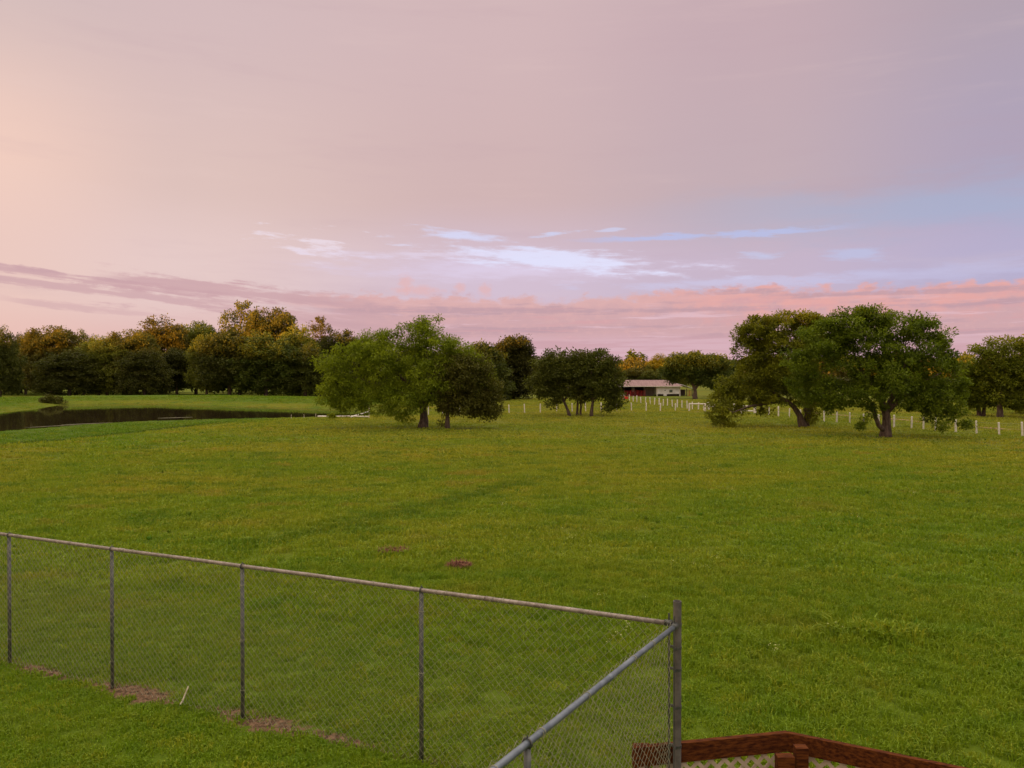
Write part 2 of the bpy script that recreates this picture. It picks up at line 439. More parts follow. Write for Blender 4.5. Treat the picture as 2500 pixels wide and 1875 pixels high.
def leafy(name, base, var, trans=0.35, spread=0.5):
    """foliage: per-cluster colour difference held in the 'tint' attribute"""
    m, t, p = mat_new(name)
    a = t.nodes.new('ShaderNodeAttribute'); a.attribute_name = 'tint'
    tn = N(t, a.outputs['Fac'])
    oi = t.nodes.new('ShaderNodeObjectInfo')
    c = mix(t, tn, base, var)
    hs = t.nodes.new('ShaderNodeHueSaturation'); t.links.new(c.s, hs.inputs['Color'])
    t.links.new((N(t, oi.outputs['Random']) * 0.05 + 0.475).s, hs.inputs['Hue'])
    t.links.new((N(t, oi.outputs['Random']) * spread + (1 - spread / 2)).s, hs.inputs['Value'])
    col = N(t, hs.outputs[0])
    t.links.new(col.s, p.inputs['Base Color']); p.inputs['Roughness'].default_value = 0.6
    p.inputs['Specular IOR Level'].default_value = 0.25
    tr = t.nodes.new('ShaderNodeBsdfTranslucent'); t.links.new(col.s, tr.inputs[0])
    mx = t.nodes.new('ShaderNodeMixShader'); mx.inputs[0].default_value = trans
    o = t.nodes['Material Output']
    t.links.new(p.outputs[0], mx.inputs[1]); t.links.new(tr.outputs[0], mx.inputs[2]); t.links.new(mx.outputs[0], o.inputs[0])
    return m
m_leaf_bright = leafy("leaf_feathery_green", (0.145, 0.180, 0.004, 1), (0.340, 0.370, 0.012, 1), trans=0.5, spread=0.0)
m_leaf_olive  = leafy("leaf_olive_green", (0.070, 0.085, 0.008, 1), (0.130, 0.140, 0.012, 1), spread=0.1)
m_leaf_oak    = leafy("leaf_oak_green", (0.078, 0.104, 0.004, 1), (0.260, 0.285, 0.012, 1), trans=0.5, spread=0.0)
m_leaf_wood   = leafy("leaf_wood_green", (0.048, 0.060, 0.006, 1), (0.115, 0.122, 0.011, 1), spread=0.6)
m_leaf_wood2  = leafy("leaf_wood_olive_sunlit", (0.105, 0.110, 0.010, 1), (0.225, 0.205, 0.018, 1), spread=0.5)  # leaf colour lifted to carry low sunlight on these trees
m_bark = simple("bark", (0.055, 0.035, 0.022, 1), (0.15, 0.10, 0.07, 1), 5, 0.95, 0, 0.8, (2, 2, 0.5))

# grass blade material: same place colours as the ground, plus blade variation
m_grass, t, p = mat_new("grass_blades")
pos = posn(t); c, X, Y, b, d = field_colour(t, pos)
oi = t.nodes.new('ShaderNodeObjectInfo'); rnd = N(t, oi.outputs['Random'])
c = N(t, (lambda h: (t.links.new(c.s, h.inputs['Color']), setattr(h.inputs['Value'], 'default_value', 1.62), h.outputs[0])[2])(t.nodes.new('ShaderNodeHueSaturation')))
c = mix(t, rnd.step(0.75, 1.0) * 0.40, c, (0.40, 0.36, 0.02, 1))
c = mix(t, rnd.step(0.35, 0.0) * 0.5, c, (0.070, 0.150, 0.004, 1))
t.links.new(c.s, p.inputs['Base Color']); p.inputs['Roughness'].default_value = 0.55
p.inputs['Specular IOR Level'].default_value = 0.2
tr = t.nodes.new('ShaderNodeBsdfTranslucent'); t.links.new(c.s, tr.inputs[0])
mx = t.nodes.new('ShaderNodeMixShader'); mx.inputs[0].default_value = 0.35
t.links.new(p.outputs[0], mx.inputs[1]); t.links.new(tr.outputs[0], mx.inputs[2])
t.links.new(mx.outputs[0], t.nodes['Material Output'].inputs[0])

m_water, t, p = mat_new("pond_water")
p.inputs['Base Color'].default_value = (0.030, 0.020, 0.010, 1); p.inputs['Roughness'].default_value = 0.04
p.inputs['IOR'].default_value = 1.33
bump(t, p, noise(t, vscale(t, posn(t), 0.8, 1.4, 1), 1.0, 3), 0.02, 0.01)

m_galv = simple("galvanised_steel", (0.060, 0.064, 0.056, 1), (0.145, 0.142, 0.125, 1), 9, 0.5, 0.4, 0.1)
m_rail_warm = simple("sky_tinted_warm_pipe", (0.21, 0.165, 0.135, 1), (0.36, 0.29, 0.245, 1), 9, 0.5, 0.3, 0.1)  # warm reflection of the sky painted into this rail's colour
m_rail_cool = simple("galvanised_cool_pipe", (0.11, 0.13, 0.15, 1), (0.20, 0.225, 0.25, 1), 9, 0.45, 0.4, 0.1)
m_wire = simple("fence_wire", (0.25, 0.25, 0.14, 1), (0.44, 0.41, 0.28, 1), 20, 0.6, 0.1, 0)
m_post_white = simple("white_painted_post", (0.62, 0.55, 0.46, 1), (0.78, 0.72, 0.63, 1), 4, 0.55, 0, 0.05)
m_thinwire = simple("strand_wire", (0.2, 0.17, 0.14, 1), (0.3, 0.26, 0.22, 1), 9, 0.6, 0.4, 0)
m_redwood = simple("redwood_stain", (0.036, 0.007, 0.0018, 1), (0.140, 0.040, 0.007, 1), 5, 0.9, 0, 0.3, (1.2, 9, 9))
m_redwood.node_tree.nodes['Principled BSDF'].inputs['Specular IOR Level'].default_value = 0.15
m_lattice = simple("cream_lattice", (0.40, 0.30, 0.21, 1), (0.56, 0.43, 0.31, 1), 7, 0.6, 0, 0.05)
m_dirt = simple("red_dirt", (0.22, 0.11, 0.06, 1), (0.42, 0.24, 0.14, 1), 2.5, 1.0, 0, 0.3)
m_dry = simple("dry_grass", (0.11, 0.035, 0.02, 1), (0.26, 0.11, 0.06, 1), 8, 1.0, 0, 0)
m_mud = simple("mud", (0.06, 0.06, 0.02, 1), (0.14, 0.12, 0.06, 1), 2, 0.9, 0, 0.2)
m_stick = simple("pale_stick", (0.55, 0.45, 0.32, 1), (0.72, 0.62, 0.46, 1), 8, 0.8, 0, 0.1)

# ------------------------------------------------------------------ ground sheet (polar, fine near the viewer)
rad = np.concatenate([[0.0], np.geomspace(1.5, 420, 330), np.geomspace(440, 2600, 24)])
na = 620
ang = np.concatenate([np.linspace(-0.80, 0.80, 460), np.linspace(0.80, 2 * math.pi - 0.80, 162)[1:-1]])
na = len(ang)
RR, AA = np.meshgrid(rad[1:], ang, indexing='ij')
gx, gy = RR * np.sin(AA), RR * np.cos(AA)
gzv = gz(gx.ravel(), gy.ravel())
verts = np.concatenate([[[0, 0, 0]], np.stack([gx.ravel(), gy.ravel(), gzv], 1)])
nr = len(rad) - 1
i, j = np.meshgrid(np.arange(nr - 1), np.arange(na), indexing='ij')
j2 = (j + 1) % na
q = np.stack([1 + i*na + j, 1 + i*na + j2, 1 + (i+1)*na + j2, 1 + (i+1)*na + j], -1).reshape(-1, 4)[:, ::-1]
tri = np.stack([np.zeros(na, int), 1 + (np.arange(na) + 1) % na, 1 + np.arange(na), np.zeros(na, int)], 1)
me_q = np_mesh("ground", verts, q, m_ground, smooth=True); tag(me_q, kind='structure')
MB().add([(0, 0, G(0, 0))] + [tuple(verts[1 + k]) for k in range(na)], [(0, 1 + (k + 1) % na, 1 + k) for k in range(na)]).build("ground", m_ground)['kind'] = 'structure'

# pond water
pw = MB(); cx, cy = pond.mean(0)
pv = [(x, y, WATER_Z) for x, y in pond + (pond - pond.mean(0)) * 0.03]
me = bpy.data.meshes.new("water"); me.from_pydata(pv, [], [tuple(range(len(pv)))]); me.materials.append(m_water)
o = bpy.data.objects.new("water", me); COL.objects.link(o); tag(o, kind='structure')
if me.polygons[0].normal.z < 0: me.flip_normals()

# mud bars just off the near shore
def blobstrip(name, pts, w, z, mat):
    m = MB(); n = len(pts); vs = []
    for k, (x, y) in enumerate(pts):
        f = math.sin(math.pi * (k + 0.15) / (n - 0.7)); ww = w * max(f, 0.1) * random.uniform(0.6, 1.3)
        vs += [(x, y - ww, z), (x, y, z + 0.03), (x, y + ww, z)]
    fs = []
    for k in range(n - 1):
        for e in (0, 1): fs.append((3*k + e, 3*k + 3 + e, 3*k + 4 + e, 3*k + 1 + e))
    m.add(vs, fs); return m.build(name, mat)
def line_pts(a, b, z, n=12):
    A, B = at(*a, z), at(*b, z); return [tuple(A.lerp(B, k / (n - 1)).to_2d()) for k in range(n)]
for a, b, w in (((60, 1044), (200, 1036), 0.4), ((150, 1037), (275, 1032), 0.4), ((385, 1021), (470, 1018.5), 0.45)):
    tag(blobstrip("mud_bar", line_pts(a, b, WATER_Z), w, WATER_Z - 0.005, m_mud), kind='structure')

# narrow red dirt track behind the white posts on the right
tp = [(33.5, 92), (35.5, 80.3), (37.1, 71.3), (37.8, 64.1), (38.9, 59.4), (40.6, 52), (43, 44)]
tv, tf = [], []
K = 60
tpa = np.array(tp)
for k in range(K):
    f = k / (K - 1) * (len(tp) - 1); x = np.interp(f, range(len(tp)), tpa[:, 0]); y = np.interp(f, range(len(tp)), tpa[:, 1])
    w = 0.33 + 0.12 * random.random()
    for sx in (-1, 1):
        xx = x + sx * w + random.uniform(-.08, .08); tv.append((xx, y, G(xx, y) + 0.035))
    if k: tf.append((2*k-2, 2*k-1, 2*k+1, 2*k))
o = MB().add(tv, tf).build("dirt_track", m_dirt); tag(o, kind='structure')

# ------------------------------------------------------------------ tree builder
def leaf_cloud(centres, radii, per, size, droop=0.2, flat=0.7, aspect=0.5):
    """many small bent leaf faces round cluster centres"""
    n = len(centres) * per
    ci = np.repeat(np.arange(len(centres)), per)
    off = rng.normal(size=(n, 3)); off /= np.linalg.norm(off, axis=1)[:, None] + 1e-9
    rr = rng.random(n) ** 0.55
    P = centres[ci] + off * (rr * radii[ci])[:, None] * np.array([1, 1, flat])
    d = off * 0.7 + rng.normal(size=(n, 3)) * 0.6; d[:, 2] -= droop
    d /= np.linalg.norm(d, axis=1)[:, None]
    u = rng.normal(size=(n, 3)) * 0.7; u[:, 2] += 0.8
    s = np.cross(d, u); s /= np.linalg.norm(s, axis=1)[:, None] + 1e-9
    nn = np.cross(s, d)
    L = (size * rng.uniform(0.6, 1.35, n))[:, None]
    v0 = P; v1 = P + d * L * 0.45 + s * L * aspect * 0.5 + nn * L * 0.08
    v2 = P + d * L - nn * L * 0.1; v3 = P + d * L * 0.45 - s * L * aspect * 0.5 + nn * L * 0.08
    V = np.stack([v0, v1, v2, v3], 1).reshape(-1, 3)
    F = np.arange(n * 4).reshape(-1, 4)
    ct = rng.random(len(centres))
    tint = np.clip(ct[ci] * 0.65 + rng.random(n) * 0.35, 0, 1)
    return V, F, np.repeat(tint, 4)

def grow(limbs, centres, bend=0.12, rmin=0.012):
    """limbs: polylines [(x,y,z,r)...]; every cluster centre is joined to the nearest limb point by a tapering branch"""
    mb = MB(); nodes = []
    for L in limbs:
        pts = []
        for k in range(len(L) - 1):
            a, b = L[k], L[k + 1]; st = max(2, int((Vector(b[:3]) - Vector(a[:3])).length / 0.35))
            for q_ in range(st):
                f = q_ / st; pts.append([a[i_] * (1 - f) + b[i_] * f for i_ in range(4)])
        pts.append(list(L[-1]))
        for q_, pt in enumerate(pts):
            if q_: pt[0] += random.uniform(-.03, .03); pt[1] += random.uniform(-.03, .03)
        mb.tube([pt[:3] for pt in pts], [pt[3] for pt in pts], 9)
        lo = max(1, int(len(pts) * 0.35)) if L is limbs[0] else 1
        nodes += pts[lo:]
    nodes = np.array(nodes)
    root = nodes[:, :3].mean(0)
    order = np.argsort([np.min(np.linalg.norm(nodes[:, :3] - c_, axis=1)) for c_ in centres])
    for ci in order:
        c_ = centres[ci]; dd = np.linalg.norm(nodes[:, :3] - c_, axis=1)
        dd = dd + np.maximum(0, nodes[:, 2] - c_[2]) * 0.5
        k = int(np.argmin(dd)); a = Vector(nodes[k, :3]); b = Vector(c_); ln = (b - a).length
        if ln < 0.15: continue
        r0 = min(nodes[k, 3] * 0.72, 0.018 + 0.022 * ln); r1 = max(rmin * 0.6, min(r0 * 0.35, rmin))
        mid = a.lerp(b, 0.5) + Vector((random.uniform(-1, 1), random.uniform(-1, 1), random.uniform(0, 1.2))) * ln * bend
        pts = []; m_ = max(3, int(ln / 0.4))
        for q_ in range(m_ + 1):
            f = q_ / m_; pts.append(a * (1-f)**2 + mid * 2*f*(1-f) + b * f*f)
        rs = [r0 * (1-f) + r1 * f for f in np.linspace(0, 1, m_ + 1)]
        mb.tube(pts, rs, 5, False)
        nodes = np.vstack([nodes, [list(p_) + [r_] for p_, r_ in list(zip(pts, rs))[1:]]])
    return mb

def blobs_to_centres(blobs, dens, shell=0.62, minz=None):
    """blobs: (x,y,z,rx,ry,rz[,dens]) -> cluster centres, biased to the outside of each blob"""
    out_ = []
    for bb in blobs:
        x, y, z, rx, ry, rz = bb[:6]; k = bb[6] if len(bb) > 6 else 1.0
        n = max(3, int(dens * k * (rx * ry * rz) ** (2 / 3) * 12.5))
        o_ = rng.normal(size=(n, 3)); o_ /= np.linalg.norm(o_, axis=1)[:, None]
        rr = shell + (1 - shell) * rng.random(n) ** 0.6
        inner = rng.random(n) < 0.30; rr = np.where(inner, rng.uniform(0.15, shell, n), rr)
        rr *= 1 + 0.10 * rng.normal(size=n)
        out_.append(np.array([x, y, z]) + o_ * rr[:, None] * np.array([rx, ry, rz]))
    c_ = np.concatenate(out_)
    if minz is not None: c_ = c_[c_[:, 2] > minz]
    return c_

def hero_tree(name, label, base, d, limbs, blobs, mat, dens=1.0, crad=0.5, per=120, leaf=0.15, depth=0.85, droop=0.2, group=None, cat='tree', minz=0.25, flat=0.7, aspect=0.5):
    """base: pixel x of the trunk foot; d: distance. limbs/blobs given in photo pixels about it, turned into metres here"""
    X0, Y0 = atd(base, d); z0 = G(X0, Y0); mpp = d / FPX
    cv = lambda px, py: ((px - 1250) * mpp - X0, CAMH + (HORIZ - py) * mpp - z0)
    root = empty(name, (X0, Y0, z0)); tag(root, label, cat, group)
    L = []
    for limb in limbs:
        L.append([(cv(px, py)[0], yy, cv(px, py)[1], r_) for (px, py, yy, r_) in limb])
    B = []; dens = dens * 1.4
    for bb in blobs:
        px, py, rx, ry = bb[:4]; yy = bb[4] if len(bb) > 4 else 0.0; k = bb[5] if len(bb) > 5 else 1.0
        x, z = cv(px, py); B.append((x, yy, z, rx * mpp, min(rx, ry * 1.6) * mpp * depth, ry * mpp, k))
    L[0][0] = (L[0][0][0], L[0][0][1], -0.15, L[0][0][3] * 1.35)
    cs = blobs_to_centres(B, dens, minz=minz)
    grow(L, cs).build("trunk", m_bark, root, smooth=True)
    rad_ = crad * rng.uniform(0.6, 1.3, len(cs))
    V, F, T = leaf_cloud(cs, rad_ * 1.15, int(per * 0.85), leaf, droop, flat, aspect)
    V[:, 2] = np.maximum(V[:, 2], 0.02)
    np_mesh("crown", V, F, mat, root, T)
    return root

# ------------------------------------------------------------------ the field trees
hero_tree("spreading_tree", "wide bright green tree with feathery drooping crown beside the pond's right end", 1033, 61,
    [[(1033,1046,0,.36),(1035,1015,0,.30),(1030,985,0,.27),(1005,940,.2,.2),(960,905,.3,.14),(900,870,.3,.08)],
     [(1033,1000,0,.22),(1050,960,.1,.2),(1045,900,0,.16),(1040,850,0,.09),(1043,812,0,.03)],
     [(1030,985,0,.2),(980,960,0,.14),(910,935,.2,.1),(860,920,.3,.05)],
     [(1045,930,0,.14),(1080,890,.3,.1),(1110,860,.3,.05)]],
    [(1040,788,40,26,0,.9),(1045,815,62,32,0,.8),(1000,800,36,18,0,.6),(1050,840,66,34),(915,838,62,34),(940,815,70,16,0,.4),(880,862,62,48),(815,905,46,56),(800,950,30,34),(850,955,66,50),(825,975,40,26),
     (865,985,48,22),(960,890,90,70),(1050,885,80,66),(940,965,70,46),(1000,970,66,40,-1),(985,1020,22,10,-1.5,.4),(1110,868,56,46),(1150,895,46,46),(1175,940,34,40),(1060,945,60,44,-.8)],
    m_leaf_bright, dens=0.72, crad=0.54, per=105, leaf=0.22, droop=0.55, aspect=0.34)
hero_tree("slender_tree", "dark olive tree on a thin straight trunk right of the big feathery tree", 1093, 60.3,
    [[(1093,1046,0,.17),(1092,1010,0,.14),(1094,960,0,.12),(1090,915,0,.08)],[(1094,985,0,.10),(1130,955,.1,.07),(1170,935,.2,.04)],[(1094,970,0,.09),(1140,925,-.3,.06),(1160,900,-.3,.03)]],
    [(1120,905,52,46),(1155,915,54,50),(1188,955,38,52),(1135,975,56,36),(1190,1000,30,24),(1160,1005,34,14,0,.7),(1085,1000,32,30,0,.5),(1110,950,50,40)],
    m_leaf_olive, dens=1.35, crad=0.5, per=130, leaf=0.18, droop=0.35)
hero_tree("small_oak", "low rounded tree with a single trunk leaning left, first of the pasture clump", 1390, 79.5,
    [[(1391,1017,0,.17),(1386,1000,0,.14),(1374,972,0,.12),(1365,940,0,.09),(1345,905,.2,.05)],[(1378,980,0,.09),(1395,940,-.3,.06),(1400,900,0,.04)]],
    [(1345,905,44,42),(1322,935,32,30),(1352,952,40,28),(1375,890,44,30),(1395,925,34,36),(1350,868,22,12,0,.6),(1345,985,10,10,0,.5)],
    m_leaf_olive, dens=1.3, crad=0.6, per=90, leaf=0.24, droop=0.1)
hero_tree("small_oak", "twin trunked tree standing in the middle of the pasture clump", 1413, 80.2,
    [[(1409,1017,0,.12),(1410,985,0,.10),(1408,950,0,.08),(1405,905,0,.04)],[(1418,1019,0,.13),(1418,985,0,.10),(1424,950,0,.08),(1428,900,0,.04)]],
    [(1420,885,40,28),(1405,915,34,34),(1432,925,36,38),(1415,960,30,20),(1455,870,22,18,0,.6)],
    m_leaf_olive, dens=1.3, crad=0.6, per=90, leaf=0.24, droop=0.1)
hero_tree("small_oak", "tree with its trunk forking to the right, last of the pasture clump", 1444, 79,
    [[(1444,1016,0,.17),(1446,990,0,.14),(1448,970,0,.12),(1440,940,0,.09),(1445,905,0,.05)],[(1447,978,0,.10),(1465,960,0,.07),(1490,945,.2,.04)]],
    [(1468,895,38,36),(1492,930,30,38),(1502,965,22,30),(1460,945,36,28),(1478,990,18,14,0,.6),(1510,990,10,10,0,.4)],
    m_leaf_olive, dens=1.3, crad=0.6, per=90, leaf=0.24, droop=0.1)
hero_tree("post_oak", "broad oak with bent trunk and one long low limb sweeping left to the grass", 1963, 63.6,
    [[(1962,1041,0,.30),(1952,1015,0,.24),(1938,992,0,.2),(1920,978,0,.17),(1895,965,.2,.13),(1870,930,.3,.1),(1850,870,.3,.06)],
     [(1915,978,0,.12),(1870,985,-.6,.1),(1820,990,-1.2,.08),(1775,1005,-1.6,.05)],
     [(1972,1041,.3,.28),(1975,1010,.3,.24),(1965,975,.3,.2),(1955,920,.3,.14),(1945,850,.2,.07)],
     [(1978,1030,.6,.22),(1990,990,.6,.18),(2010,940,.8,.12),(2020,880,.8,.06)]],
    [(1836,815,40,30),(1880,782,50,20),(1935,785,54,24),(1990,795,50,30),(1820,855,34,30,0,.8),(1860,850,60,50),(1930,850,70,50),(2000,860,56,56),(1875,810,70,36),(1955,810,60,40),(2035,830,40,40),
     (1850,905,66,40),(1900,925,70,46),(1830,945,60,30),(1765,950,36,34),(1800,975,50,32),(1745,990,26,22,-1.4),(1755,1020,36,15,-1.6),(1735,1018,18,14,-1.6,.7),
     (1870,970,50,24,-.8),(1980,960,60,40),(1860,1000,18,20,-1,.5),(1985,1015,30,20,-.5,.5),(1940,905,60,50)],
    m_leaf_oak, dens=0.88, crad=0.46, per=110, leaf=0.20, droop=0.05)
hero_tree("post_oak", "largest oak, round dense crown over a thick forked trunk, nearest tree on the right", 2160, 52.6,
    [[(2162,1066,0,.34),(2164,1030,0,.27),(2162,1002,0,.25),(2150,975,0,.2),(2120,930,.2,.14),(2090,870,.3,.08)],
     [(2156,1050,-.1,.18),(2140,1038,-.3,.15),(2130,1015,-.4,.13),(2122,985,-.4,.10),(2095,950,-.4,.05)],
     [(2164,1005,0,.2),(2178,970,0,.17),(2180,920,.2,.12),(2175,850,.2,.07),(2165,790,0,.03)],
     [(2166,1008,0,.17),(2190,975,-.3,.13),(2235,940,-.4,.09),(2290,910,-.4,.05)],
     [(2178,960,-.4,.07),(2185,930,-.6,.05),(2195,890,-.8,.03)]],
    [(2090,768,44,22,0,.6),(2140,765,50,24,0,.6),(2070,805,60,40),(2150,805,76,44),(2225,815,60,38,0,.8),(1995,825,56,40),(2030,790,36,28),(2245,785,44,22),(2280,815,44,32),(2110,785,60,30),(2112,758,34,16,0,.8),(1945,870,42,36),(1950,915,38,34),(2040,860,80,60),
     (2130,870,90,70),(2220,880,90,66),(2300,850,38,44,0,.8),(2320,905,38,46),(2340,955,32,44),(2285,955,60,52),(1990,940,60,46),(2010,985,52,26),(2060,955,66,44),
     (2100,985,50,24,-.8,.8),(2230,960,66,44),(2265,1000,50,26),(2320,1005,34,24),(2290,1035,22,16,-1,.7),(2335,1032,20,10,-1,.5),(2087,1036,15,15,-1.2,1.5),(2140,925,80,50,-1)],
    m_leaf_oak, dens=0.90, crad=0.42, per=115, leaf=0.18, droop=0.05)
hero_tree("pasture_tree", "dark tree on a pair of short trunks between the largest oak and the right edge", 2397, 79,
    [[(2392,1018,0,.2),(2388,985,0,.15),(2375,950,0,.1),(2370,920,0,.05)],[(2402,1018,0,.2),(2403,985,0,.16),(2415,950,0,.1),(2420,910,0,.05)]],
    [(2380,905,34,36),(2370,950,30,40),(2400,975,40,22),(2415,935,36,36)],
    m_leaf_oak, dens=1.2, crad=0.6, per=90, leaf=0.25, group=None)
hero_tree("pasture_tree", "tall open crowned tree on a straight trunk at the right edge", 2443, 77,
    [[(2442,1020,0,.26),(2441,985,0,.22),(2444,930,0,.18),(2448,880,0,.1),(2455,845,0,.04)],[(2443,930,0,.14),(2475,890,.2,.09),(2500,860,.2,.04)],[(2443,920,0,.1),(2420,885,0,.07),(2400,865,0,.03)]],
    [(2405,868,34,28,0,.6),(2445,842,40,22,0,.5),(2490,850,44,26,0,.55),(2440,890,50,30,0,.8),(2490,905,46,44),(2435,940,40,36),(2495,965,44,36),(2460,975,36,20,0,.6)],
    m_leaf_oak, dens=1.1, crad=0.58, per=80, leaf=0.26)
hero_tree("pasture_tree", "bushy tree cut off by the right edge of the view", 2515, 84,
    [[(2515,1018,0,.26),(2513,980,0,.2),(2520,930,0,.12),(2515,890,0,.05)]],
    [(2520,880,44,34),(2500,930,36,44),(2550,930,44,50),(2515,980,50,26)],
    m_leaf_oak, dens=1.2, crad=0.62, per=80, leaf=0.26)
hero_tree("live_oak", "dark round topped oak towering behind the gap left of the pasture clump", 1252, 141,
    [[(1252,975,0,.35),(1252,940,0,.28),(1255,900,0,.2),(1258,860,0,.1)]],
    [(1258,850,44,26,0,.75),(1236,880,36,34),(1280,880,30,30),(1240,925,50,40),(1265,945,36,24),(1230,960,34,16)],
    m_leaf_wood, dens=.75, crad=1.05, per=120, leaf=0.42)
hero_tree("live_oak", "dark bushy oak just behind the right side of the feathery tree", 1188, 132,
    [[(1188,978,0,.35),(1188,940,0,.28),(1185,900,0,.2),(1182,865,0,.1)]],
    [(1180,868,32,30),(1200,905,36,38),(1170,920,40,40),(1205,950,40,28)],
    m_leaf_wood, dens=.8, crad=1.0, per=110, leaf=0.40)
hero_tree("barn_oak", "gnarled spreading oak standing right of the white shed in front of its lean-to", 1697, 147,
    [[(1697,974,0,.42),(1697,955,0,.34),(1690,930,0,.26),(1670,910,0,.16),(1640,900,0,.08)],[(1697,950,0,.26),(1715,925,0,.2),(1745,905,0,.1)],[(1692,935,0,.2),(1690,900,0,.12),(1690,880,0,.06)]],
    [(1655,883,32,16),(1695,878,40,15),(1740,888,36,20),(1638,902,26,14),(1690,900,50,20),(1758,908,22,22),(1728,926,26,14),(1640,925,8,11,0,.8),(1695,925,26,10,0,.6)],
    m_leaf_wood, dens=.9, crad=0.95, per=110, leaf=0.40)
hero_tree("barn_oak", "rounded dark oak in the gap between shed and the oak with the sweeping limb", 1765, 160,
    [[(1765,970,0,.3),(1765,940,0,.24),(1765,900,0,.1)]],
    [(1765,900,34,26),(1775,930,40,26),(1740,925,26,20)],
    m_leaf_wood, dens=.9, crad=1.0, per=100, leaf=0.42)

# ------------------------------------------------------------------ wood beyond the pond: a few tree kinds, then copies
def proto_tree(kind, mat, seed):
    """unit tree: about 10 m tall, 7 m wide"""
    root = empty("woodland_tree", (0, 0, 0))
    if kind == 'round':
        B = [(0,0,7.3,2.9,2.6,2.2),(-1.8,0,6.9,1.6,1.6,1.7),(1.8,0,6.7,1.7,1.6,1.7),(-1.6,0,5.2,2.1,2.1,2.2),(1.7,.3,5.0,2.0,2.0,2.2),(0,-.8,4.0,2.6,2.4,2.0),(-1.9,-.3,3.0,1.5,1.6,1.6),(1.8,0,2.8,1.6,1.6,1.5)]
    elif kind == 'tall':
        B = [(0.2,0,8.0,2.1,1.9,1.8,.9),(-1.5,0,7.0,1.9,1.8,1.8),(1.6,.2,6.7,2.0,1.9,1.9),(0,-.3,5.2,2.4,2.3,2.0),(-1.6,0,3.8,1.8,1.8,1.7),(1.7,.2,3.4,1.7,1.7,1.7),(0,0,2.4,2.2,2.0,1.4)]
    elif kind == 'sparse':
        B = [(0.3,0,9.0,.9,.9,.9,.5),(-1.3,0,8.3,.8,.8,.9,.5),(1.6,.2,8.0,.9,.9,.8,.5),(-.5,0,7.0,1.6,1.6,1.2,.5),(1.2,0,6.2,1.8,1.7,1.2,.7),(-1.5,0,5.2,1.8,1.8,1.4,.8),(0,0,4.0,2.4,2.3,1.6),(0,0,2.6,2.2,2,1.4)]
    else:  # low
        B = [(0,0,7.2,2.6,2.2,2.4),(-1.9,0,5.0,1.9,1.8,2.8),(1.9,0,4.8,2.0,1.8,2.8),(0,-.6,3.4,2.8,2.2,2.8),(-2.2,0,2.2,1.5,1.5,1.8),(2.2,0,2.2,1.5,1.5,1.8)]
    cs = blobs_to_centres(B, 1.6 if kind != 'sparse' else 1.5, minz=0.5)
    grow([[(0,0,-.3,.26),(.1,0,2.0,.2),(0,0,5.0,.14),(.2,0,8.2,.05)],[(0,0,2.4,.14),(-1.2,0,4.6,.08),(-1.8,0,6,.04)],[(.05,0,2.8,.14),(1.3,.1,4.8,.08),(1.8,.1,6.2,.04)]], cs, rmin=0.02).build("trunk", m_bark, root, smooth=True)
    V, F, T = leaf_cloud(cs, 0.62 * rng.uniform(0.6, 1.35, len(cs)), 58, 0.24, 0.15, 0.75, 0.6)
    np_mesh("crown", V, F, mat, root, T)
    return root

protos = {}
for k_, mt in (('round', m_leaf_wood), ('tall', m_leaf_wood2), ('sparse', m_leaf_wood2), ('low', m_leaf_wood), ('round2', m_leaf_wood2)):
    protos[k_] = proto_tree(k_.replace('2', ''), mt, 1)
used_proto = set()
def place_tree(kind, px, top, wpx, d, label, group, name="woodland_tree"):
    src = protos[kind]; x, y = atd(px, d); z = G(x, y)
    h = CAMH + (HORIZ - top + 4) * d / FPX - z; w = wpx * d / FPX
    if kind not in used_proto:
        used_proto.add(kind); r_ = src
    else:
        r_ = src.copy(); COL.objects.link(r_)
        for ch in list(src.children):
            c_ = ch.copy(); COL.objects.link(c_); c_.parent = r_
    r_.name = name
    r_.location = (x, y, z); sw = w / 6.5
    r_.scale = (sw, sw * 0.95, h / 9.5); r_.rotation_euler = (0, 0, random.uniform(-0.5, 0.5) + (math.pi if random.random() < .5 else 0))
    tag(r_, label, 'tree', group); return r_
GW = 'trees of the wood beyond the pond'
